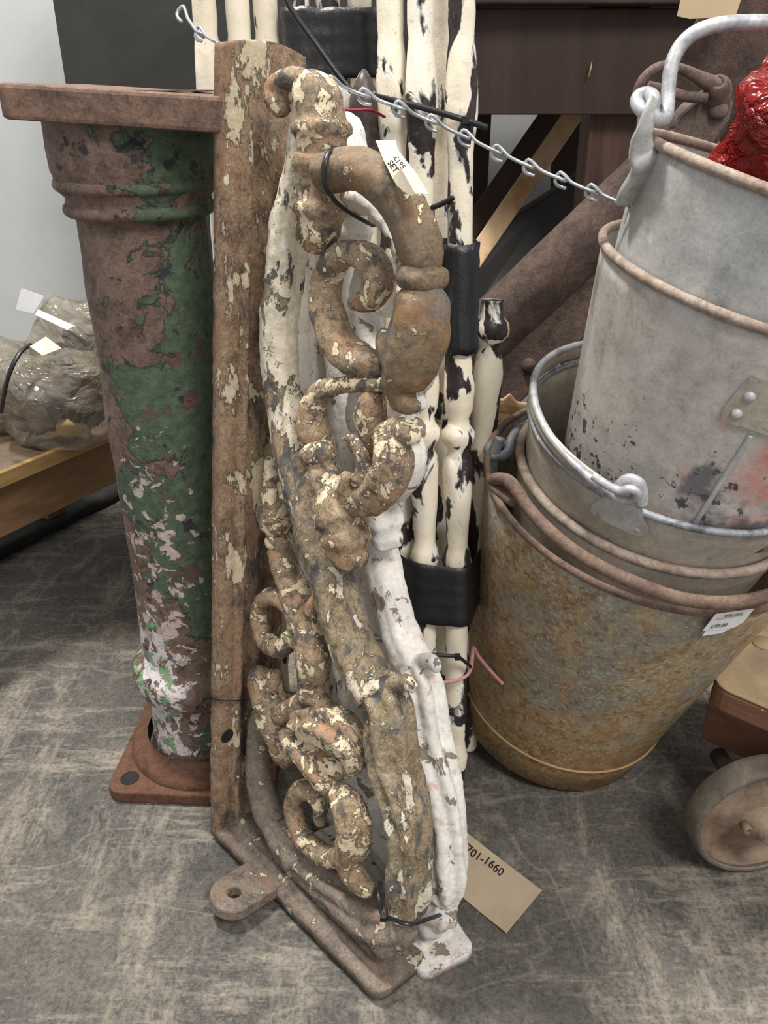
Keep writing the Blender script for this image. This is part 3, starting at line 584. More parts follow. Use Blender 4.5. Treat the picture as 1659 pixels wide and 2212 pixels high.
def baluster(bottom, top, kind, label, L=None):
    b, t = V(bottom), V(top); ax = (t - b).normalized(); L = L or (t - b).length
    pr = bal_profile(kind, L); rows = []
    for i in range(len(pr) - 1):
        n = max(1, int((pr[i + 1][1] - pr[i][1]) / .008))
        for k in range(n): rows.append((pr[i][0] + (pr[i + 1][0] - pr[i][0]) * k / n, pr[i][1] + (pr[i + 1][1] - pr[i][1]) * k / n))
    rows.append(pr[-1])
    lf = lathe(rows, (0, 0, 0), (0, 0, 1), 24); vs_ = []
    for i, v in enumerate(lf[0]):
        v = V(v); rr = math.hypot(v.x, v.y); a = math.atan2(v.y, v.x)
        bulge = max(0, rr - .0150) / .004 * .0012 * math.cos(5 * a + 2 * math.sin(v.z * 40)) if kind == 'long' else .0004 * math.cos(4 * a) * (rr > .016)
        if rr > 1e-4: v.x += bulge * v.x / rr; v.y += bulge * v.y / rr
        vs_.append(v + noise.noise_vector(v * 45 + b * 9) * .0006)
    o = bpy.data.objects.new('baluster', None)
    u, w_, ax2 = frame(ax); mt = Matrix(((u.x, w_.x, ax2.x, b.x), (u.y, w_.y, ax2.y, b.y), (u.z, w_.z, ax2.z, b.z), (0, 0, 0, 1)))
    col.objects.link(o); bpy.data.objects.remove(o)
    me = bpy.data.meshes.new('baluster'); me.from_pydata(vs_, [], lf[1]); me.polygons.foreach_set('use_smooth', [True] * len(me.polygons)); me.materials.append(M[{'short': 'baluster_dark', 'spear': 'baluster_tip'}.get(kind, 'baluster')])
    o = bpy.data.objects.new('baluster', me); col.objects.link(o); o.matrix_basis = mt
    tag(o, label, 'baluster', 'bundle of chipped cream balusters'); BAL.append((b, ax, L)); return len(BAL) - 1
def toz(b, t, z): b, t = V(b), V(t); return b + (t - b) * ((z - b.z) / (t.z - b.z))
def bal_px(bpx, tpx, tY, label, kind='long', ztop=1.12):
    b = P(*bpx, z=.004); t = P(*tpx, Y=tY)
    return baluster(b, toz(b, t, ztop) if ztop else t, kind, label)
b1 = bal_px((983, 1745), (998, 0), 1.02, 'tall cream baluster at the right end of the bundle, wrapped by the middle tape')
b2 = bal_px((922, 1735), (909, 0), 1.03, 'tall cream baluster next but one from the right of the bundle, without the middle tape')
b3 = bal_px((882, 1690), (842, 0), 1.05, 'tall cream baluster just right of the upper black tape')
b4 = baluster(P(1009, 1614, z=.004), P(1063, 648, Y=1.06), 'short', 'short cream baluster with a round knob top beside the buckets')
b5 = bal_px((962, 1640), (955, 0), 1.10, 'cream baluster half hidden behind the two rightmost tall ones')
b6 = bal_px((845, 1545), (776, 0), 1.16, 'tall cream baluster at the right inside the upper black tape')
b7 = bal_px((797, 1545), (708, 0), 1.16, 'tall cream baluster in the middle of the upper black tape')
b8 = bal_px((750, 1545), (641, 0), 1.16, 'tall cream baluster at the left inside the upper black tape')
b9 = bal_px((660, 1500), (572, 0), 1.17, 'tall cream baluster just left of the upper black tape, behind the rusty plate')
b10 = bal_px((610, 1500), (512, 0), 1.17, 'tall cream baluster behind the rusty plate, second from the left of the bundle')
b11 = bal_px((556, 1490), (440, 0), 1.17, 'tall cream baluster at the far left, beside the flat top of the column')
b12 = baluster(P(800, 1640, z=.004), P(786, 148, Y=1.04), 'spear', 'cream baluster ending in a dark pointed spear tip below the upper tape')
def hull(pts):
    pts = sorted(set((round(p[0], 6), round(p[1], 6)) for p in pts))
    def half(ps):
        h = []
        for p in ps:
            while len(h) > 1 and (h[-1][0] - h[-2][0]) * (p[1] - h[-2][1]) - (h[-1][1] - h[-2][1]) * (p[0] - h[-2][0]) <= 0: h.pop()
            h.append(p)
        return h
    a = half(pts); b = half(pts[::-1]); return a[:-1] + b[:-1]
def tape(name, ids, z0, z1, label, cat='tape', mat='tape', rad=.020, n=12, N=120, wob=.0009):
    vs_, fs = [], []
    rows = []
    for i in range(n + 1):
        z = z0 + (z1 - z0) * i / n; pts = []
        for k in ids:
            b, ax, L = BAL[k]; c = b + ax * ((z - b.z) / ax.z)
            for j in range(28):
                a = 2 * math.pi * j / 28; pts.append((c.x + rad * math.cos(a), c.y + rad * math.sin(a)))
        h = hull(pts); h.append(h[0]); ls = [0]
        for p, q in zip(h, h[1:]): ls.append(ls[-1] + math.dist(p, q))
        cx = sum(p[0] for p in h) / len(h); cy = sum(p[1] for p in h) / len(h)
        for k in range(N):
            s = ls[-1] * k / N; m = max(i_ for i_ in range(len(ls)) if ls[i_] <= s + 1e-12); m = min(m, len(h) - 2)
            f = (s - ls[m]) / max(ls[m + 1] - ls[m], 1e-9); x = h[m][0] + (h[m + 1][0] - h[m][0]) * f; y = h[m][1] + (h[m + 1][1] - h[m][1]) * f
            ww = wob * noise.noise(V((k * .25, z * 60, ids[0]))) + .0008 * math.sin(z * 330)
            d = V((x - cx, y - cy, 0)).normalized()
            zz = z + .0025 * noise.noise(V((k * .12, ids[0] * 3, i * .05)))
            vs_.append(V((x, y, zz)) + d * ww)
    for i in range(n):
        for k in range(N): fs.append((i * N + k, i * N + (k + 1) % N, (i + 1) * N + (k + 1) % N, (i + 1) * N + k))
    o = mk(name, (vs_, fs), M[mat]); s = o.modifiers.new('thick', 'SOLIDIFY'); s.thickness = .0008; s.offset = 1
    tag(o, label, cat); return o
zz = lambda x, y, Y: P(x, y, Y=Y).z
tape('tape_wrap', [b6, b7, b8], zz(710, 168, 1.12), zz(710, 12, 1.12), 'wide black tape wrapped round the balusters at the top')
tape('tape_wrap', [b1], zz(985, 755, .97), zz(985, 522, .98), 'tall black tape sleeve on the right hand baluster, behind the iron arch', rad=.0225)
tape('tape_wrap', [b1, b2, b3, b4, b5], zz(940, 1378, .87), zz(940, 1250, .88), 'wide black tape wrapped round the balusters near the floor')

# ---------------------------------------------------------------- ties, string, chain
def strap(name, pts, r, mat, label, cat, sq=.35, up=None, parent=None, sub=6, closed=False):
    o = mk(name, tube([V(p) for p in pts], r, seg=8, sub=sub, sq=sq, up=up, closed=closed), M[mat], parent)
    return tag(o, label, cat) if parent is None else o
def BW(x, y, wo): p, t = B(x, y, wo); return MB @ p
def tie(label, pts, head=None, r=.0024, sq=.4, up=None, headdir=None):
    t = thing('cable_tie', pts[0], label, 'cable tie')
    mk('strap', tube([V(p) for p in pts], r, seg=8, sub=6, sq=sq, up=up), M['plastic'], t)
    if head is not None:
        h = V(head); mk('head', boxm(h, (.0036, 0, 0), (0, .003, 0), (0, 0, .004)), M['plastic'], t, smooth=False, bevel=.0006)
    return t
tie('black cable tie looped round the near end of the iron arch', [BW(724, 318, -.016), BW(712, 326, -.032), BW(703, 345, -.040), BW(699, 370, -.042), BW(701, 398, -.040), BW(712, 418, -.034), BW(730, 440, -.022), BW(760, 462, -.004), BW(792, 480, .012), BW(808, 488, .024)], r=.0026, sq=.5)
tie('long black cable tie hanging diagonally across the upper black tape', [P(610, -20, Y=.99), P(632, 25, Y=.99), P(680, 92, Y=.99), P(725, 155, Y=.985), P(760, 198, Y=.98)], r=.0034, sq=.9)
tie('black cable tie binding the tall balusters below the chain', [P(800, 205, Y=.97), P(835, 214, Y=.985), P(880, 224, Y=.99), P(940, 240, Y=.985), P(1000, 258, Y=.98), P(1052, 276, Y=.985)], head=P(1005, 259, Y=.978), r=.0036, sq=.9)
tie('short cut end of a black cable tie beside the taped baluster', [P(930, 450, Y=.99), P(955, 440, Y=.985), P(982, 426, Y=.98)], r=.0034, sq=.9)
tie('black cable tie round the balusters near the floor with its tail sticking out', [P(885, 1406, Y=.885), P(905, 1412, Y=.875), P(950, 1415, Y=.872), P(985, 1418, Y=.870), P(1000, 1426, Y=.872), P(1016, 1440, Y=.88)], head=P(988, 1419, Y=.868), r=.003, sq=.8)
tie('black cable tie joining the feet of the two brackets', [BW(822, 1905, -.012), BW(818, 1935, -.03), BW(826, 1975, -.034), BW(850, 1986, -.036), BW(885, 1996, -.034), BW(925, 1985, .0), BW(960, 1972, .05), BW(990, 1955, .10), BW(1001, 1935, .14)], head=BW(828, 1982, -.038), r=.0024)
tie('black cable tie round the rusty plate above the base of the column', [P(450, 1506, Y=.80), BW(453, 1508, -.044), BW(470, 1512, -.045), BW(500, 1514, -.030), BW(530, 1512, -.010), BW(556, 1508, .0)], r=.0022)
strap('string', [P(925, 1472, Y=.885), P(950, 1474, Y=.875), P(985, 1470, Y=.870), P(1012, 1455, Y=.875), P(1020, 1420, Y=.90), P(1022, 1398, Y=.92), P(1035, 1420, Y=.91), P(1060, 1450, Y=.90), P(1086, 1478, Y=.885)], .0032, 'pink', 'frayed pink string tied round the balusters near the floor', 'string', sq=.6)
strap('string', [P(722, 236, Y=1.03), P(760, 238, Y=1.0), P(800, 238, Y=.99), P(830, 252, Y=1.01)], .0022, 'redstr', 'dark red string behind the spear tipped baluster', 'string', sq=.7)
def chain(name, pts, pitch, label):
    t = thing(name, pts[0], label, 'chain'); rows = [V(p) for p in cr([tuple(p) for p in pts], 40)]
    ls = [0]
    for p, q in zip(rows, rows[1:]): ls.append(ls[-1] + (q - p).length)
    def at(s):
        for i in range(len(ls) - 1):
            if ls[i + 1] >= s: return rows[i].lerp(rows[i + 1], (s - ls[i]) / max(ls[i + 1] - ls[i], 1e-9))
        return rows[-1]
    n = round(ls[-1] / pitch); pitch = ls[-1] / n
    for k in range(n):
        a = at(k * pitch); b = at((k + 1) * pitch); c = (a + b) / 2; x = (b - a).normalized(); y = V((0, -1, 0)); y = (y - x * y.dot(x)).normalized(); z = x.cross(y)
        h = pitch * .5; lw = .0072; pl = []
        # one hook lies in the x-z plane, the other in x-y: a twisted open link
        for a_ in (-60, 0, 45, 90, 135, 180, 225, 262): pl.append(x * (-h - .001 - lw * .8 * math.cos(R(a_ - 90 + 90)) * 1.0 + .0) + z * (lw * math.sin(R(a_))))
        pl = [x * (-h + .010) + z * lw * .9, x * (-h + .002) + z * lw, x * (-h - .004) + z * lw * .7, x * (-h - .0055), x * (-h - .003) - z * lw * .75, x * (-h + .004) - z * lw * .6, x * (-h * .3) - z * .0008,
              x * (h * .3) + y * .0008, x * (h - .004) + y * lw * .6, x * (h + .003) + y * lw * .75, x * (h + .0055), x * (h + .004) - y * lw * .7, x * (h - .002) - y * lw, x * (h - .010) - y * lw * .9]
        mk('link', tube([c + p for p in pl], .0019, seg=7, sub=3), M['chain'], t)
    return t
chain('jack_chain', [P(716, 180, Y=.93), P(770, 200, Y=.945), P(868, 235, Y=.955), P(945, 268, Y=.965), P(1025, 305, Y=.965), P(1110, 345, Y=.95), P(1185, 376, Y=.93), P(1255, 404, Y=.905), P(1320, 430, Y=.88), P(1347, 440, Y=.872)], .040, 'thin bright zinc chain slung across the balusters to the buckets')
chain('jack_chain', [P(392, 26, Y=1.08), P(405, 50, Y=1.07), P(432, 72, Y=1.05), P(470, 92, Y=1.02)], .036, 'end of zinc chain at the left of the rusty plate')

# ---------------------------------------------------------------- nested buckets
class Bucket: pass
def bucket(C, nx, ny, rad, depth, rb, mat, rim, label, name='bucket', rim_r=.006, rows_extra=None):
    n = V((nx, ny, 1)).normalized(); C = V(C); B_ = Bucket(); B_.C = C; B_.n = n; B_.R = rad; B_.rb = rb; B_.d = depth; B_.base = C - n * depth
    B_.t = thing(name, B_.base, label, 'bucket', 'nested stack of metal buckets')
    k = 10; prof = [(rb * .97, -.004)] if False else []
    for i in range(k + 1):
        f = i / k; prof.append((rb + (rad - rb) * f, depth * f))
    inner = [(r - .002, h) for r, h in prof[::-1]][:-1] + [(rb - .002, .014), (.0005, .014)]
    body = [(.0005, .012), (rb - .003, .012), (rb - .002, 0)] + prof + inner
    mk('body', lathe(body, B_.base, n, 96, False, False), mat, B_.t)
    u, v, _ = frame(n); ring = [C + u * (rad * math.cos(a)) + v * (rad * math.sin(a)) for a in [2 * math.pi * j / 96 for j in range(96)]]
    mk('rim', tube(ring, rim_r, seg=10, sub=1, closed=True, up=n), rim, B_.t)
    return B_
def hit(Bk, x, y, off=0.0):
    """where the sight line first meets the bucket's outer cone"""
    d = ray(x, y); best = None
    k = (Bk.R - Bk.rb) / Bk.d
    o = CAM - Bk.base
    # |p|^2 - (p.n)^2 = (rb+off + k p.n)^2
    dn, on = d.dot(Bk.n), o.dot(Bk.n); r0 = Bk.rb + off
    a = d.dot(d) - dn * dn - k * k * dn * dn; b = 2 * (d.dot(o) - dn * on - k * dn * (r0 + k * on)); c = o.dot(o) - on * on - (r0 + k * on) ** 2
    q = b * b - 4 * a * c
    t = (-b - math.sqrt(q)) / (2 * a) if q > 0 else -b / (2 * a)
    return CAM + d * t
def patch(name, Bk, poly, th, mat, rings=4, lift=.0006, sub=3, dense=True):
    """thin piece that follows the bucket's side"""
    if dense: poly = [p[:2] for p in cr([tuple(p) for p in poly + poly[:1]], sub)][:-1]
    else:
        q = []
        for p, r in zip(poly, poly[1:] + poly[:1]):
            for k in range(sub): q.append((p[0] + (r[0] - p[0]) * k / sub, p[1] + (r[1] - p[1]) * k / sub))
        poly = q
    cx = sum(p[0] for p in poly) / len(poly); cy = sum(p[1] for p in poly) / len(poly); n = len(poly)
    vs_, fs = [hit(Bk, cx, cy, lift + th)], []
    for r in range(1, rings + 1):
        f = r / rings
        for p in poly: vs_.append(hit(Bk, cx + (p[0] - cx) * f, cy + (p[1] - cy) * f, lift + th))
    for p in poly: vs_.append(hit(Bk, p[0], p[1], lift - .0005))
    for k in range(n): fs.append((0, 1 + k, 1 + (k + 1) % n))
    for r in range(rings):
        for k in range(n): fs.append((1 + r * n + k, 1 + (r + 1) * n + k, 1 + (r + 1) * n + (k + 1) % n, 1 + r * n + (k + 1) % n))
    return mk(name, (vs_, fs), mat, Bk.t, smooth=False)
def bwire(name, Bk, rows, r, mat, off, sub=8): return mk(name, tube([hit(Bk, x, y, off) for x, y in rows], r, seg=12, sub=sub), mat, Bk.t)
n5 = V((.14469, -.22069, .96455)); c0 = V((.26869, 1.04321, .03905)); NX, NY = .15, -.2288
K5 = bucket(c0 + n5 * .444, NX, NY, .207, .444, .148, M['bucket_rust'], M['rust_wire'], 'big rusty brown bucket at the bottom of the stack', rim_r=.0045)
K4 = bucket(c0 + n5 * .467, NX, NY, .1704, .30, .125, M['galv_dust'], M['rim_rust'], 'dusty beige metal bucket sitting in the rusty bucket', rim_r=.006)
K3 = bucket(c0 + n5 * .530, NX, NY, .1742, .26, .130, M['galv_band'], M['galv_dark'], 'grey metal bucket with a folded handle, third from the top of the stack', rim_r=.0042)
K2 = bucket((.404, .885, .7391), .2009, -.13, .180, .25, .142, M['galv_pink'], M['rim_rust'], 'pale metal bucket with red stains, second from the top of the stack', rim_r=.0052)
K1 = bucket((.41, .862, .832), .28, -.10, .165, .165, .140, M['galv_top'], M['rim_rust'], 'grey metal bucket at the top of the stack holding a red bag', rim_r=.0052)
# bottom bucket: raised foot band, rust bail with its eye
u5, v5, _ = frame(n5)
mk('foot_band', tube([c0 + n5 * .062 + (u5 * math.cos(a) + v5 * math.sin(a)) * (.148 + .059 * .062 / .444 + .0008) for a in [2 * math.pi * j / 96 for j in range(96)]], .0018, seg=8, sub=1, closed=True), M['ochre'], K5.t)
bwire('bail_handle', K5, [(1110, 1082), (1098, 1074), (1082, 1062), (1068, 1050), (1066, 1038), (1080, 1034), (1100, 1040), (1118, 1062), (1140, 1096), (1180, 1140), (1235, 1186), (1300, 1226), (1380, 1262), (1460, 1290), (1530, 1301), (1600, 1299), (1660, 1286), (1720, 1262)], .0072, M['rust_wire'], .012)
mk('ear', tube([P(1072, 1095, Y=1.0), P(1069, 1065, Y=.99), P(1072, 1040, Y=.99), P(1078, 1065, Y=.99), P(1082, 1100, Y=1.0)], .003, seg=8), M['rust_wire'], K5.t)
# dusty bucket: ear and hooked handle end on the left
mk('ear', tube([P(1062, 1030, Y=.99), P(1066, 990, Y=.98), P(1072, 965, Y=.975), P(1081, 946, Y=.97)], .0032, seg=8, sq=2.2), M['galv_wire'], K4.t)
mk('bail_handle', tube([P(1090, 962, Y=1.0), P(1066, 960, Y=.99), P(1055, 970, Y=.985), P(1062, 984, Y=.98), P(1085, 984, Y=.98), P(1098, 975, Y=.985), P(1105, 950, Y=1.0), P(1122, 928, Y=1.03), P(1150, 912, Y=1.08), P(1200, 890, Y=1.13)], .0065, seg=12), M['galv_dark'], K4.t)
# folded-handle bucket: flat handle lying along the rim, ear with two rivets
u3, v3, _ = frame(n5); C3 = K3.C
hp = [(1392, 1066), (1376, 1074), (1352, 1068), (1330, 1056)]
ringp = []
for k in range(26):
    a = R(250 - k * 9.0); ringp.append(a)
def ringpt(a, r, h): return C3 + n5 * h + (u3 * math.cos(a) + v3 * math.sin(a)) * r
best = min(range(360), key=lambda a: (lambda q: (q[0] - 1345) ** 2 + (q[1] - 1062) ** 2)(((829.5 + FPX * ringpt(R(a), .178, .016).x / dep(ringpt(R(a), .178, .016))), (1106 + FPX * (-(ringpt(R(a), .178, .016).y) * sT - (ringpt(R(a), .178, .016).z - CH) * cT) / dep(ringpt(R(a), .178, .016))))))
mk('bail_handle', tube([hit(K3, x, y, o_) for x, y, o_ in ((1282, 1028, .012), (1308, 1046, .013), (1338, 1060, .013), (1362, 1056, .012), (1377, 1066, .008), (1364, 1080, .005), (1336, 1077, .005), (1302, 1056, .006), (1268, 1028, .006))] + [ringpt(R(best - 22 - 6 * k), .1775, .014 + .012 * min(1, k / 6)) for k in range(24)], .0046, seg=12, sub=5), M['galv_wire'], K3.t)
mk('handle_rest', tube([ringpt(R(best - 8 - 6 * k), .1765, .010 + .006 * min(1, k / 7)) for k in range(27)], .0036, seg=10, sub=3, sq=2.6, up=n5), M['galv_dust'], K3.t)
ear3 = patch('ear', K3, [(1352, 1066), (1366, 1040), (1386, 1046), (1389, 1072), (1388, 1112), (1402, 1140), (1398, 1154), (1374, 1156), (1330, 1138), (1290, 1118), (1275, 1104), (1284, 1086), (1318, 1068), (1340, 1068)], .0040, M['galv_top'])
mk('eye', tube([hit(K3, x, y, .004) for x, y in [(1332, 1058), (1345, 1042), (1362, 1037), (1380, 1046), (1387, 1066), (1386, 1092)]], .0042, seg=10, sq=1.6), M['galv_wire'], ear3)
for x, y in ((1297, 1110), (1377, 1143)):
    p = hit(K3, x, y, .002); nn = (p - (K3.base + n5 * (p - K3.base).dot(n5))).normalized()
    mk('rivet', lathe([(.005, 0), (.0045, .0015), (.0025, .003), (.0003, .0034)], p, nn, 14, True, False), M['galv_band'], ear3)
# stained bucket: riveted plate and side seam
ear2 = patch('ear', K2, [(1622, 812), (1600, 836), (1566, 878), (1558, 896), (1566, 912), (1610, 924), (1700, 945), (1700, 850), (1640, 818)], .0028, M['galv_band'])
for x, y in ((1591, 893), (1619, 857)):
    p = hit(K2, x, y, .003); nn = (p - (K2.base + K2.n * (p - K2.base).dot(K2.n))).normalized()
    mk('rivet', lathe([(.0056, 0), (.005, .0018), (.003, .0036), (.0003, .004)], p, nn, 14, True, False), M['galv_wire'], ear2)
bwire('side_seam', K2, [(1622, 940), (1590, 990), (1560, 1035), (1530, 1085), (1500, 1132)], .0028, M['galv_top'], .0005)
# top bucket: tall bail with an eye, strap ear
mk('bail_handle', tube([P(1420, 252, Y=.835), P(1398, 245, Y=.84), P(1382, 232, Y=.85), P(1376, 218, Y=.86), P(1384, 206, Y=.865), P(1402, 204, Y=.86), P(1412, 216, Y=.84), P(1408, 240, Y=.832), P(1418, 258, Y=.83), P(1434, 258, Y=.84), P(1441, 235, Y=.85), P(1444, 190, Y=.86), P(1450, 145, Y=.865), P(1466, 105, Y=.87), P(1496, 74, Y=.87), P(1540, 56, Y=.87), P(1600, 49, Y=.87), P(1680, 50, Y=.87), P(1780, 60, Y=.87), P(1900, 90, Y=.87), P(1980, 150, Y=.87), P(2010, 240, Y=.87), P(2020, 330, Y=.87)], .0066, seg=16, sub=6), M['galv_wire'], K1.t)
mk('ear', tube([P(1414, 212, Y=.83), P(1404, 240, Y=.825), P(1394, 275, Y=.825), P(1386, 300, Y=.83), P(1386, 330, Y=.835), P(1393, 352, Y=.835), P(1386, 378, Y=.845), P(1364, 412, Y=.855), P(1350, 440, Y=.862)], [.005, .0065, .008, .010, .012, .0125, .0135, .013, .011], seg=20, sub=5, sq=.32, power=5, up=(.3, -1, 0)), M['galv_top'], K1.t)
# red bag in the top bucket
def blob(c, rx, ry, rz, seed, amp=.25, flat=None, seg=40, rings=28, sharp=1.0):
    vs_, fs = [], []; c = V(c)
    for i in range(rings + 1):
        th_ = math.pi * i / rings
        for k in range(seg):
            a = 2 * math.pi * k / seg; d = V((math.sin(th_) * math.cos(a), math.sin(th_) * math.sin(a), math.cos(th_)))
            q = 1 + amp * noise.noise(d * 1.6 + V((seed, seed, 0))) + amp * .5 * (abs(noise.noise(d * 4.2 * sharp + V((0, seed, seed)))) - .2) + amp * .25 * abs(noise.noise(d * 9 + V((seed, 0, 1))))
            p = c + V((d.x * rx * q, d.y * ry * q, d.z * rz * q))
            if flat is not None and p.z < flat: p.z = flat + .0004 * noise.noise(p * 40)
            vs_.append(p)
    for i in range(rings):
        for k in range(seg): fs.append((i * seg + k, i * seg + (k + 1) % seg, (i + 1) * seg + (k + 1) % seg, (i + 1) * seg + k))
    return vs_, fs
tag(mk('plastic_bag', blob((.442, .868, .864), .116, .10, .104, 3.7, .35), M['redbag']), 'crumpled red plastic bag stuffed in the top bucket', 'plastic bag')
tag(mk('metal_part', rough_up(boxm((.49, .86, .86), (.03, .02, 0), (-.015, .03, 0), (0, 0, .06)), .006, 20), M['rust_dark'], smooth=False, bevel=.004), 'dark lump inside the red plastic bag', 'metal part')
# price label on the rusty bucket
lab = [(1546, 1326), (1630, 1314.5), (1605, 1345), (1583, 1357), (1517, 1363)]
def sticker(name, Bk, poly, lift, mat, label):
    o = patch(name, Bk, poly, .0004, mat, 3, lift, 4, False); mw = WM[o]
    return o
pl_t = thing('price_label', hit(K5, 1560, 1345, .001), 'white paper price label reading £39.00 on the rusty bucket', 'label')
keep = K5.t; K5.t = pl_t
sticker('under_sheet', K5, [(1540, 1336), (1600, 1330), (1590, 1352), (1558, 1368), (1517, 1374)], .0064, M['white_paper'], '')
sticker('sheet', K5, lab, .0072, M['white_paper'], '')
def label_text(s, o, ex, ey, size, bold=0.0):
    v, f = textmesh(s, bold); vs_ = [hit(K5, o[0] + p.x * ex[0] * size + p.y * ey[0] * size, o[1] + p.x * ex[1] * size + p.y * ey[1] * size, .0084) for p in v]
    mk('lettering', (vs_, f), M['ink'], pl_t, smooth=False)
label_text('£39.00', (1533, 1358), (1, -.13), (.62, -.82), 13, .01)
label_text('W701-3510', (1563, 1334), (1, -.15), (.62, -.82), 8.2, .015)
label_text('Galvanised bucket (rusted)', (1547, 1339.5), (1, -.16), (.62, -.82), 5.2)
K5.t = keep

# ---------------------------------------------------------------- paper tags
pt = thing('price_tag', BW(860, 360, -.02), 'cream paper tag marked SET on the iron arch', 'tag')
tg = [(811, 303, -.016), (834, 303, -.018), (855, 303, -.016), (858, 322, -.020), (880, 350, -.026), (902, 378, -.026), (926, 419, -.022), (910, 418, -.028), (897, 418, -.031), (890, 424, -.031), (876, 416, -.032), (858, 402, -.034), (848, 385, -.034), (828, 345, -.026)]
cx, cy = 866, 364; vs_ = [BW(cx, cy, -.0345)] + [BW(x, y, w_) for x, y, w_ in tg]; n = len(tg)
o = mk('sheet', (vs_, [(0, 1 + k, 1 + (k + 1) % n) for k in range(n)]), M['paper'], pt, smooth=False); s = o.modifiers.new('t', 'SOLIDIFY'); s.thickness = .0004
def tag_text(s, org, size, bold=0.0, wo=-.026):
    v, f = textmesh(s, bold); ex, ey = (.60, .80), (.80, -.60)
    mk('lettering', ([BW(org[0] + (p.x * ex[0] + p.y * ey[0]) * size, org[1] + (p.x * ex[1] + p.y * ey[1]) * size, wo) for p in v], f), M['ink'], pt, smooth=False)
tag_text('SET', (836, 352), 18, .022, -.040); tag_text('£195', (849, 341), 16, .015, -.038)
ct = thing('card_tag', P(1060, 1905, z=0), 'brown card tag with handwritten number 701-1660 lying on the floor', 'tag')
cp = [(1171, 1924), (1094, 2016), (1040, 1973), (985, 1928), (915, 1870), (992, 1786), (1050, 1832), (1110, 1878)]
pts = [P(x, y, z=.0022 + .0012 * math.sin(i * 2.1)) for i, (x, y) in enumerate(cp)]
mk('sheet', prism(pts, (0, 0, .0006)), M['card'], ct, smooth=False)
v, f = textmesh('W701-1660', .01)
def wob(p): return V((p.x, p.y + .06 * math.sin(p.x * 2.3), 0))
mk('lettering', ([P(982 + (p.x * .83 + p.y * .56) * 25, 1823 + (p.x * .57 - p.y * .83) * 25, z=.0042) for p in map(wob, v)], f), M['ink'], ct, smooth=False)

# ---------------------------------------------------------------- bench with bags on the left
e = V((.457, .889, 0)).normalized(); m = V((e.y, -e.x, 0)); zt_ = .36
q0, q1 = P(0, 1024, z=zt_), P(240, 925, z=zt_)
e = (q1 - q0).normalized(); m = V((e.y, -e.x, 0))
qm = (q0 + q1) / 2 - e * .14
bt = thing('bench', qm - V((0, 0, zt_)) - m * .25, 'low wooden bench behind the green column carrying plastic bags', 'bench')
mk('top_board', boxm(qm - m * .23 - V((0, 0, .011)), e * .44, m * .22, (0, 0, .011)), M['bench_top'], bt, smooth=False, bevel=.002)
mk('edge_lipping', boxm(qm - m * .005 - V((0, 0, .0115)), e * .44, m * .0055, (0, 0, .0125)), M['bench_edge'], bt, smooth=False, bevel=.001)
mk('apron', boxm(qm - m * .05 - V((0, 0, .078)), e * .43, m * .014, (0, 0, .05)), M['bench_beam'], bt, smooth=False, bevel=.002)
for s in (-.38, .38):
    for k in (.06, .40): mk('leg', boxm(qm + e * s - m * k - V((0, 0, .19)), e * .025, m * .025, (0, 0, .17)), M['bench_beam'], bt, smooth=False, bevel=.002)
p = P(60, 1195, z=.02)
tag(mk('rubber_mat', rough_up(gridbox(p + V((-.12, .12, -.006)), e * .34, m * .11, (0, 0, .012), (20, 8, 0)), .006, 25), M['rubber']), 'crumpled black matting on the floor under the bench', 'mat')
def bagthing(c, rx, ry, rz, seed, label, amp=.30, flat=zt_ + .002): return tag(mk('polythene_bag', blob(c, rx, ry, rz, seed, amp, flat), M['bag']), label, 'plastic bag', 'clear bags of iron fittings')
def onb(x, y, h): p = P(x, y, z=zt_ + h); return p
c1 = onb(125, 870, .075); bagthing(c1 + V((0, .02, 0)), .105, .09, .088, 2.2, 'clear plastic bag of iron fittings at the front of the bench')
c2 = onb(150, 745, .085); bagthing(c2 + V((.02, .03, 0)), .11, .08, .085, 5.1, 'clear plastic bag lying at the back of the bench')
c3 = onb(-5, 830, .085); bagthing(c3 + V((-.03, .02, 0)), .11, .09, .09, 8.4, 'clear plastic bag at the far left of the bench, cut by the picture edge')
rnd = random.Random(3)
for (c, nm_) in ((c1 + V((0, .02, 0)), 'in the front plastic bag'), (c2 + V((.02, .03, 0)), 'in the back plastic bag'), (c3 + V((-.03, .02, 0)), 'in the left plastic bag')):
    for k, (dx, dz, mt, word) in enumerate(((-.035, -.03, 'junk_dark', 'dark rounded iron fitting at the left'), (.02, -.04, 'junk_cream', 'cream painted iron fitting at the bottom'), (.045, -.01, 'junk_dark', 'dark iron fitting at the right'), (.0, .015, 'rust_dark', 'rusty iron fitting at the top'))):
        tag(mk('iron_fitting', blob(c + V((dx, rnd.uniform(-.03, .0), dz)), .034, .030, .026, 3 + k * 2.7 + c.x * 50, .5, zt_ + .004, 20, 14), M[mt]), word + ' ' + nm_, 'fitting', 'fittings in the clear bags')
def sheetpx(name, pts, mat, label, cat, th=.0006):
    q = [P(x, y, Y=Y) for x, y, Y in pts]; nrm = (q[1] - q[0]).cross(q[2] - q[0]).normalized()
    return tag(mk(name, prism(q, nrm * th), mat, smooth=False), label, cat)
yb = c1.y - .075
sheetpx('paper_label', [(64, 748, yb), (99, 727, yb + .02), (133, 752, yb + .015), (92, 768, yb - .01)], M['paper'], 'small cream label on the front plastic bag', 'label')
yb2 = c2.y - .06
sheetpx('paper_label', [(46, 623, yb2), (95, 640, yb2), (72, 677, yb2), (34, 668, yb2)], M['white_paper'], 'white card sticking up from the back plastic bag', 'label')
sheetpx('paper_label', [(82, 668, yb2 - .01), (160, 703, yb2 - .015), (146, 713, yb2 - .02), (76, 680, yb2 - .015)], M['white_paper'], 'folded white paper strip on the back plastic bag', 'label')
yn = c1.y - .085
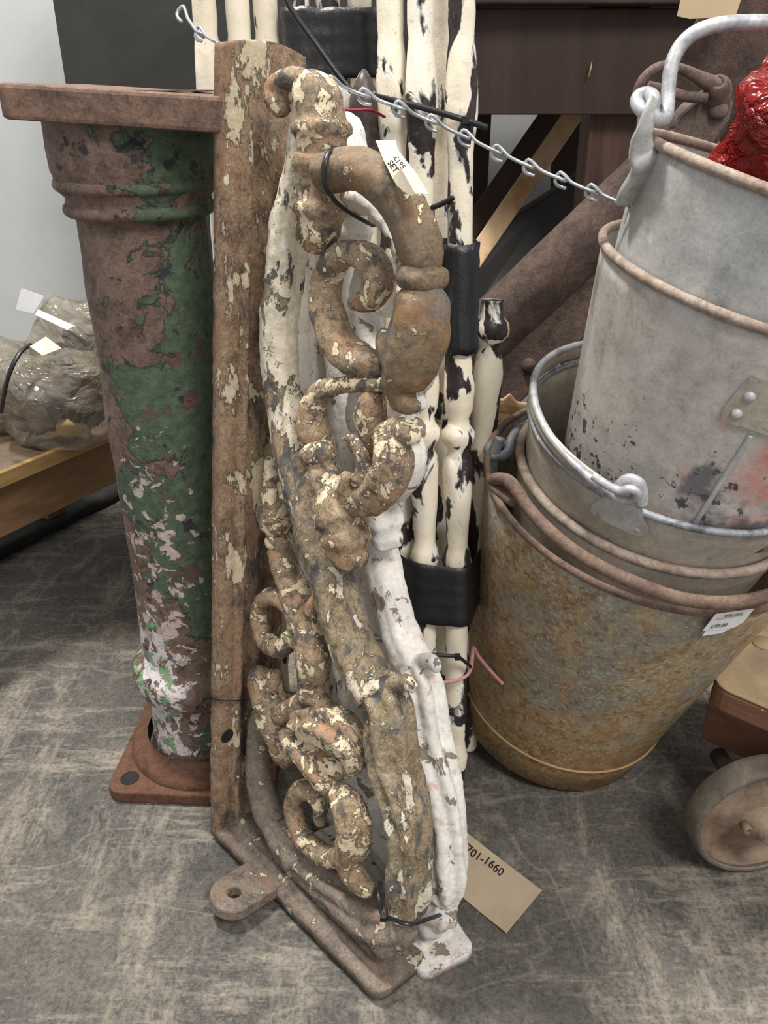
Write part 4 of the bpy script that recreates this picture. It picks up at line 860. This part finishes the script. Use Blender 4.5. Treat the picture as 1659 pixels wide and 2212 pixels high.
strap('cable_tie', [P(66, 744, Y=yn + .05), P(45, 760, Y=yn + .02), P(28, 788, Y=yn), P(16, 820, Y=yn - .005), P(8, 855, Y=yn), P(2, 890, Y=yn + .01)], .0045, 'plastic', 'black band round the neck of the front plastic bag', 'strap', sq=.6)

# ---------------------------------------------------------------- table, planks and scrap on the right
tt = thing('table', (.7, 1.75, 0), 'dark brown wooden table behind the buckets', 'table')
mk('apron', boxm((.68, 1.52, .955), (.56, -.012, 0), (0, .014, 0), (0, 0, .075)), M['dark_wood'], tt, smooth=False, bevel=.002)
mk('side_apron', boxm((.14, 1.80, .955), (.014, 0, 0), (0, .26, 0), (0, 0, .075)), M['dark_wood'], tt, smooth=False, bevel=.002)
mk('table_top', boxm((.68, 1.79, 1.052), (.60, 0, 0), (0, .32, 0), (0, 0, .020)), M['dark_wood'], tt, smooth=False, bevel=.003)
for x in (.386, 1.20): mk('leg', [[V((x + sx * w_, 1.585 + sy * w_, z)) for z, w_ in ((0, .03), (1.03, .042)) for sx, sy in ((-1, -1), (1, -1), (1, 1), (-1, 1))], [(0, 1, 2, 3), (4, 5, 6, 7), (0, 1, 5, 4), (1, 2, 6, 5), (2, 3, 7, 6), (3, 0, 4, 7)]], M['leg_wood'], tt, smooth=False, bevel=.003)
for x in (.20, 1.20): mk('leg', boxm((x, 2.05, .44), (.035, 0, 0), (0, .035, 0), (0, 0, .44)), M['dark_wood'], tt, smooth=False, bevel=.003)
def lean_plank(name, a, Ya, b, Yb, hw, th, mat, label, cat='plank', n=6):
    A, B2 = P(*a, Y=Ya), P(*b, Y=Yb); t = (B2 - A).normalized(); up = ray(*a).normalized()
    return tag(mk(name, beam(A, B2, hw, th, up=up, n=n), mat, smooth=False, bevel=.002), label, cat)
lean_plank('wooden_plank', (1239, 175), 1.98, (905, 654), 1.84, .021, .010, M['brown_plank'], 'dark brown plank leaning under the table, left of the pale plank')
lean_plank('wooden_plank', (1267, 205), 1.86, (751, 960), 1.55, .019, .009, M['pale_wood'], 'pale weathered plank leaning under the table')
lean_plank('wooden_plank', (1233, 215), 2.10, (1222, 700), 2.10, .042, .010, M['brown_plank'], 'short dark plank upright behind the pale plank')
q = [P(x, y, Y=Y) for x, y, Y in ((1300, 340, 1.80), (1278, 358, 1.80), (1195, 415, 1.78), (1110, 470, 1.76), (1010, 610, 1.70), (960, 760, 1.66), (1330, 760, 1.66), (1330, 340, 1.80))]
tag(mk('black_sheet', prism(q, (0, .03, .004)), M['black_board'], smooth=False, bevel=.003), 'black sheet of board leaning under the table in front of the planks', 'board')
A, B2 = P(1470, 330, Y=1.27), P(880, 880, Y=1.30)
tag(mk('iron_pipe', rough_up(tube([A.lerp(B2, k / 12) for k in range(13)], .046, seg=32, sub=3), .0012, 30), M['rust_dark']), 'thick rusty iron pipe slanting up behind the buckets', 'pipe')
sb = thing('iron_bar', P(1190, 740, Y=1.34), 'flat rusty iron bar with a rivet below the rusty pipe', 'bar')
A, B2 = P(1400, 500, Y=1.36), P(930, 980, Y=1.36)
mk('bar', rough_up(beam(A, B2, .048, .008, up=ray(1190, 740), n=20), .001, 30), M['rust_dark'], sb, smooth=False, bevel=.003)
mk('rivet', lathe([(.013, 0), (.012, .004), (.007, .008), (.0005, .009)], P(1142, 790, Y=1.345), -ray(1142, 790), 18, True, False), M['rust_dark'], sb)
# hooked iron fitting above the pipe
cl = thing('iron_yoke', P(1500, 270, Y=1.205), 'rusty iron yoke with a round lever behind the top bucket handle', 'yoke')
YC = 1.205
q = [P(x, y, Y=YC) for x, y in ((1480, 235), (1510, 212), (1536, 199), (1560, 196), (1580, 210), (1587, 226), (1578, 256), (1556, 290), (1528, 325), (1500, 350), (1440, 340), (1450, 290), (1456, 262))]
mk('cheek', prism(q, (0, .022, .006)), M['rust_clamp'], cl, smooth=False, bevel=.004)
mk('lever', tube([P(x, y, Y=Y) for x, y, Y in ((1376, 225, 1.180), (1376, 200, 1.180), (1388, 172, 1.180), (1412, 150, 1.180), (1440, 141, 1.180), (1470, 148, 1.185), (1500, 162, 1.190), (1530, 178, 1.195), (1556, 190, 1.200))], [.0058] * 5 + [.006, .0075, .010, .012], seg=16, sub=5), M['rust_clamp'], cl)
mk('cross_bar', tube([P(x, y, Y=1.190) for x, y in ((1400, 186), (1440, 196), (1480, 208), (1526, 212))], .0065, seg=14, sub=4), M['rust_clamp'], cl)
mk('pivot_drum', lathe([(.0005, 0), (.006, 0), (.0065, -.003), (.010, -.003), (.013, .001), (.017, .008), (.0185, .02), (.019, .045)], P(1552, 180, Y=1.190), ray(1552, 180) + V((0, 0, -.8)), 28, False, True), M['rust_clamp'], cl)
mk('bolt', lathe([(.012, 0), (.011, .006), (.006, .010), (.0005, .011)], P(1552, 238, Y=YC - .002), (-.3, -1, .2), 16, True, False), M['rust_clamp'], cl)
mk('stub', tube([P(1456, 262, Y=1.180), P(1440, 270, Y=1.180), P(1430, 285, Y=1.180)], .008, seg=12), M['rust_clamp'], cl)
lean_plank('iron_bar', (1705, -150), 1.20, (1475, 280), 1.32, .052, .014, M['rust_clamp'], 'broad rusty iron bar rising to the top right corner behind the handle', 'bar')
lean_plank('iron_bar', (1780, -60), 1.26, (1560, 300), 1.38, .030, .012, M['rust_dark'], 'narrow rusty iron bar at the right edge above the red bag', 'bar')
lean_plank('wooden_lath', (1618, -40), 1.42, (1522, 150), 1.42, .010, .004, M['paper'], 'thin pale slat beside the broad iron bar at top right', 'slat', 0)  # pale strip added to stand for the light gap beside the bar
sheetpx('card_sheet', [(1477, -30, 1.22), (1462, 35, 1.22), (1490, 41, 1.22), (1588, 36, 1.22), (1610, -30, 1.22)], M['tan_card'], 'tan card sheet hanging from the table edge at the top right', 'card', .001)
tag(mk('leaf', tube([P(1279, 130, Y=1.506), P(1275, 150, Y=1.504), P(1271, 168, Y=1.506)], [.001, .0045, .001], seg=8, sub=4, sq=.25), M['web']), 'small dry leaf hanging in front of the dark table apron', 'leaf')
# scraps of timber behind the short baluster
wbx = thing('wooden_crate', P(1090, 960, Y=1.36), 'dark crate behind the short baluster holding timber offcuts', 'crate')
pc = P(1095, 940, Y=1.38)
mk('side', boxm((pc.x, 1.40, pc.z / 2), (.14, 0, 0), (0, .10, 0), (0, 0, pc.z / 2)), M['dark_wood'], wbx, smooth=False, bevel=.003)
for k, (x, y, a, lab_) in enumerate(((1078, 893, 20, 'pale timber offcut beside the short baluster'), (1098, 905, 65, 'pale timber offcut in the middle of the crate'), (1118, 890, 110, 'pale timber offcut nearest the buckets'), (1100, 880, -20, 'pale timber offcut on top of the crate'))):
    d = V((math.cos(R(a)), 0, math.sin(R(a)) * .4)).normalized(); c = P(x, y, Y=1.33); c.z = max(c.z, pc.z + .012)
    tag(mk('timber_offcut', boxm(c, d * .032, V((0, 1, 0)) * .012, d.cross(V((0, 1, 0))) * .010), M['pale_wood'], smooth=False, bevel=.002), lab_, 'wood', 'timber offcuts in the crate')

# ---------------------------------------------------------------- dolly at the right edge
zc = .24; k0 = P(1567, 1476, z=zc); e1 = V((.75, -.66, 0)).normalized(); e2 = V((-e1.y, e1.x, 0))
dt = thing('dolly', (k0 + e1 * .2 + e2 * .2) * 1.0 - V((0, 0, zc)), 'low wooden dolly on iron wheels at the right edge', 'dolly')
pts = []
for (sx, sy, a0) in ((0, 0, 180), (1, 0, 270), (1, 1, 0), (0, 1, 90)):
    L1, L2, rc = .42, .42, .03
    cx_, cy_ = (rc if sx == 0 else L1 - rc), (rc if sy == 0 else L2 - rc)
    for j in range(6):
        a = R(a0 + 18 * j); pts.append(k0 + e1 * (cx_ + rc * math.cos(a)) + e2 * (cy_ + rc * math.sin(a)))
k0b = [p - e1 * .018 - e2 * .012 for p in pts]
mk('deck', prism([p - V((0, 0, .004)) for p in k0b], (0, 0, .004)), M['dolly_wood'], dt, smooth=False, bevel=.003)
mk('deck_side', prism([p - V((0, 0, .037)) for p in k0b], (0, 0, .033)), M['dolly_side'], dt, smooth=False, bevel=.004)
mk('bolt_head', lathe([(.016, 0), (.015, .002), (.0005, .003)], P(1650, 1390, z=zc), (0, 0, 1), 24, True, False), M['dolly_wood'], dt)
wc = P(1643, 1774, z=.089); wa = V((.10, -1, .0)).normalized(); wc.z = .089
wh = mk('wheel', lathe([(.0005, .000), (.018, .000), (.030, .002), (.036, -.006), (.060, -.014), (.072, -.014), (.0775, -.010), (.079, .005), (.080, .006), (.080, -.030), (.0005, -.030)], wc, wa, 64, False, False), M['wheel'], dt)
mk('tyre', lathe([(.0785, .004), (.081, .007), (.085, .006), (.088, .001), (.0885, -.012), (.088, -.026), (.083, -.031), (.0785, -.030), (.0785, .004)], wc, wa, 64, False, False), M['tyre'], wh)
mk('hub', lathe([(.030, -.004), (.026, .006), (.020, .010), (.018, .016), (.012, .017), (.012, .028), (.010, .030), (.0005, .030)], wc, wa, 28, False, False), M['wheel'], wh)
mk('grease_nipple', lathe([(.006, 0), (.006, .012), (.0035, .013), (.003, .008)], wc + wa * .008 + V((-.026, 0, .004)), wa, 16, True, True), M['wheel'], wh)
mk('axle_block', boxm(wc + V((.06, .09, .062)), e1 * .10, e2 * .03, (0, 0, .045)), M['dolly_side'], dt, smooth=False, bevel=.003)
mk('axle', tube([wc - wa * .01, wc - wa * .12], .012, seg=14, sub=1), M['rust_dark'], dt)
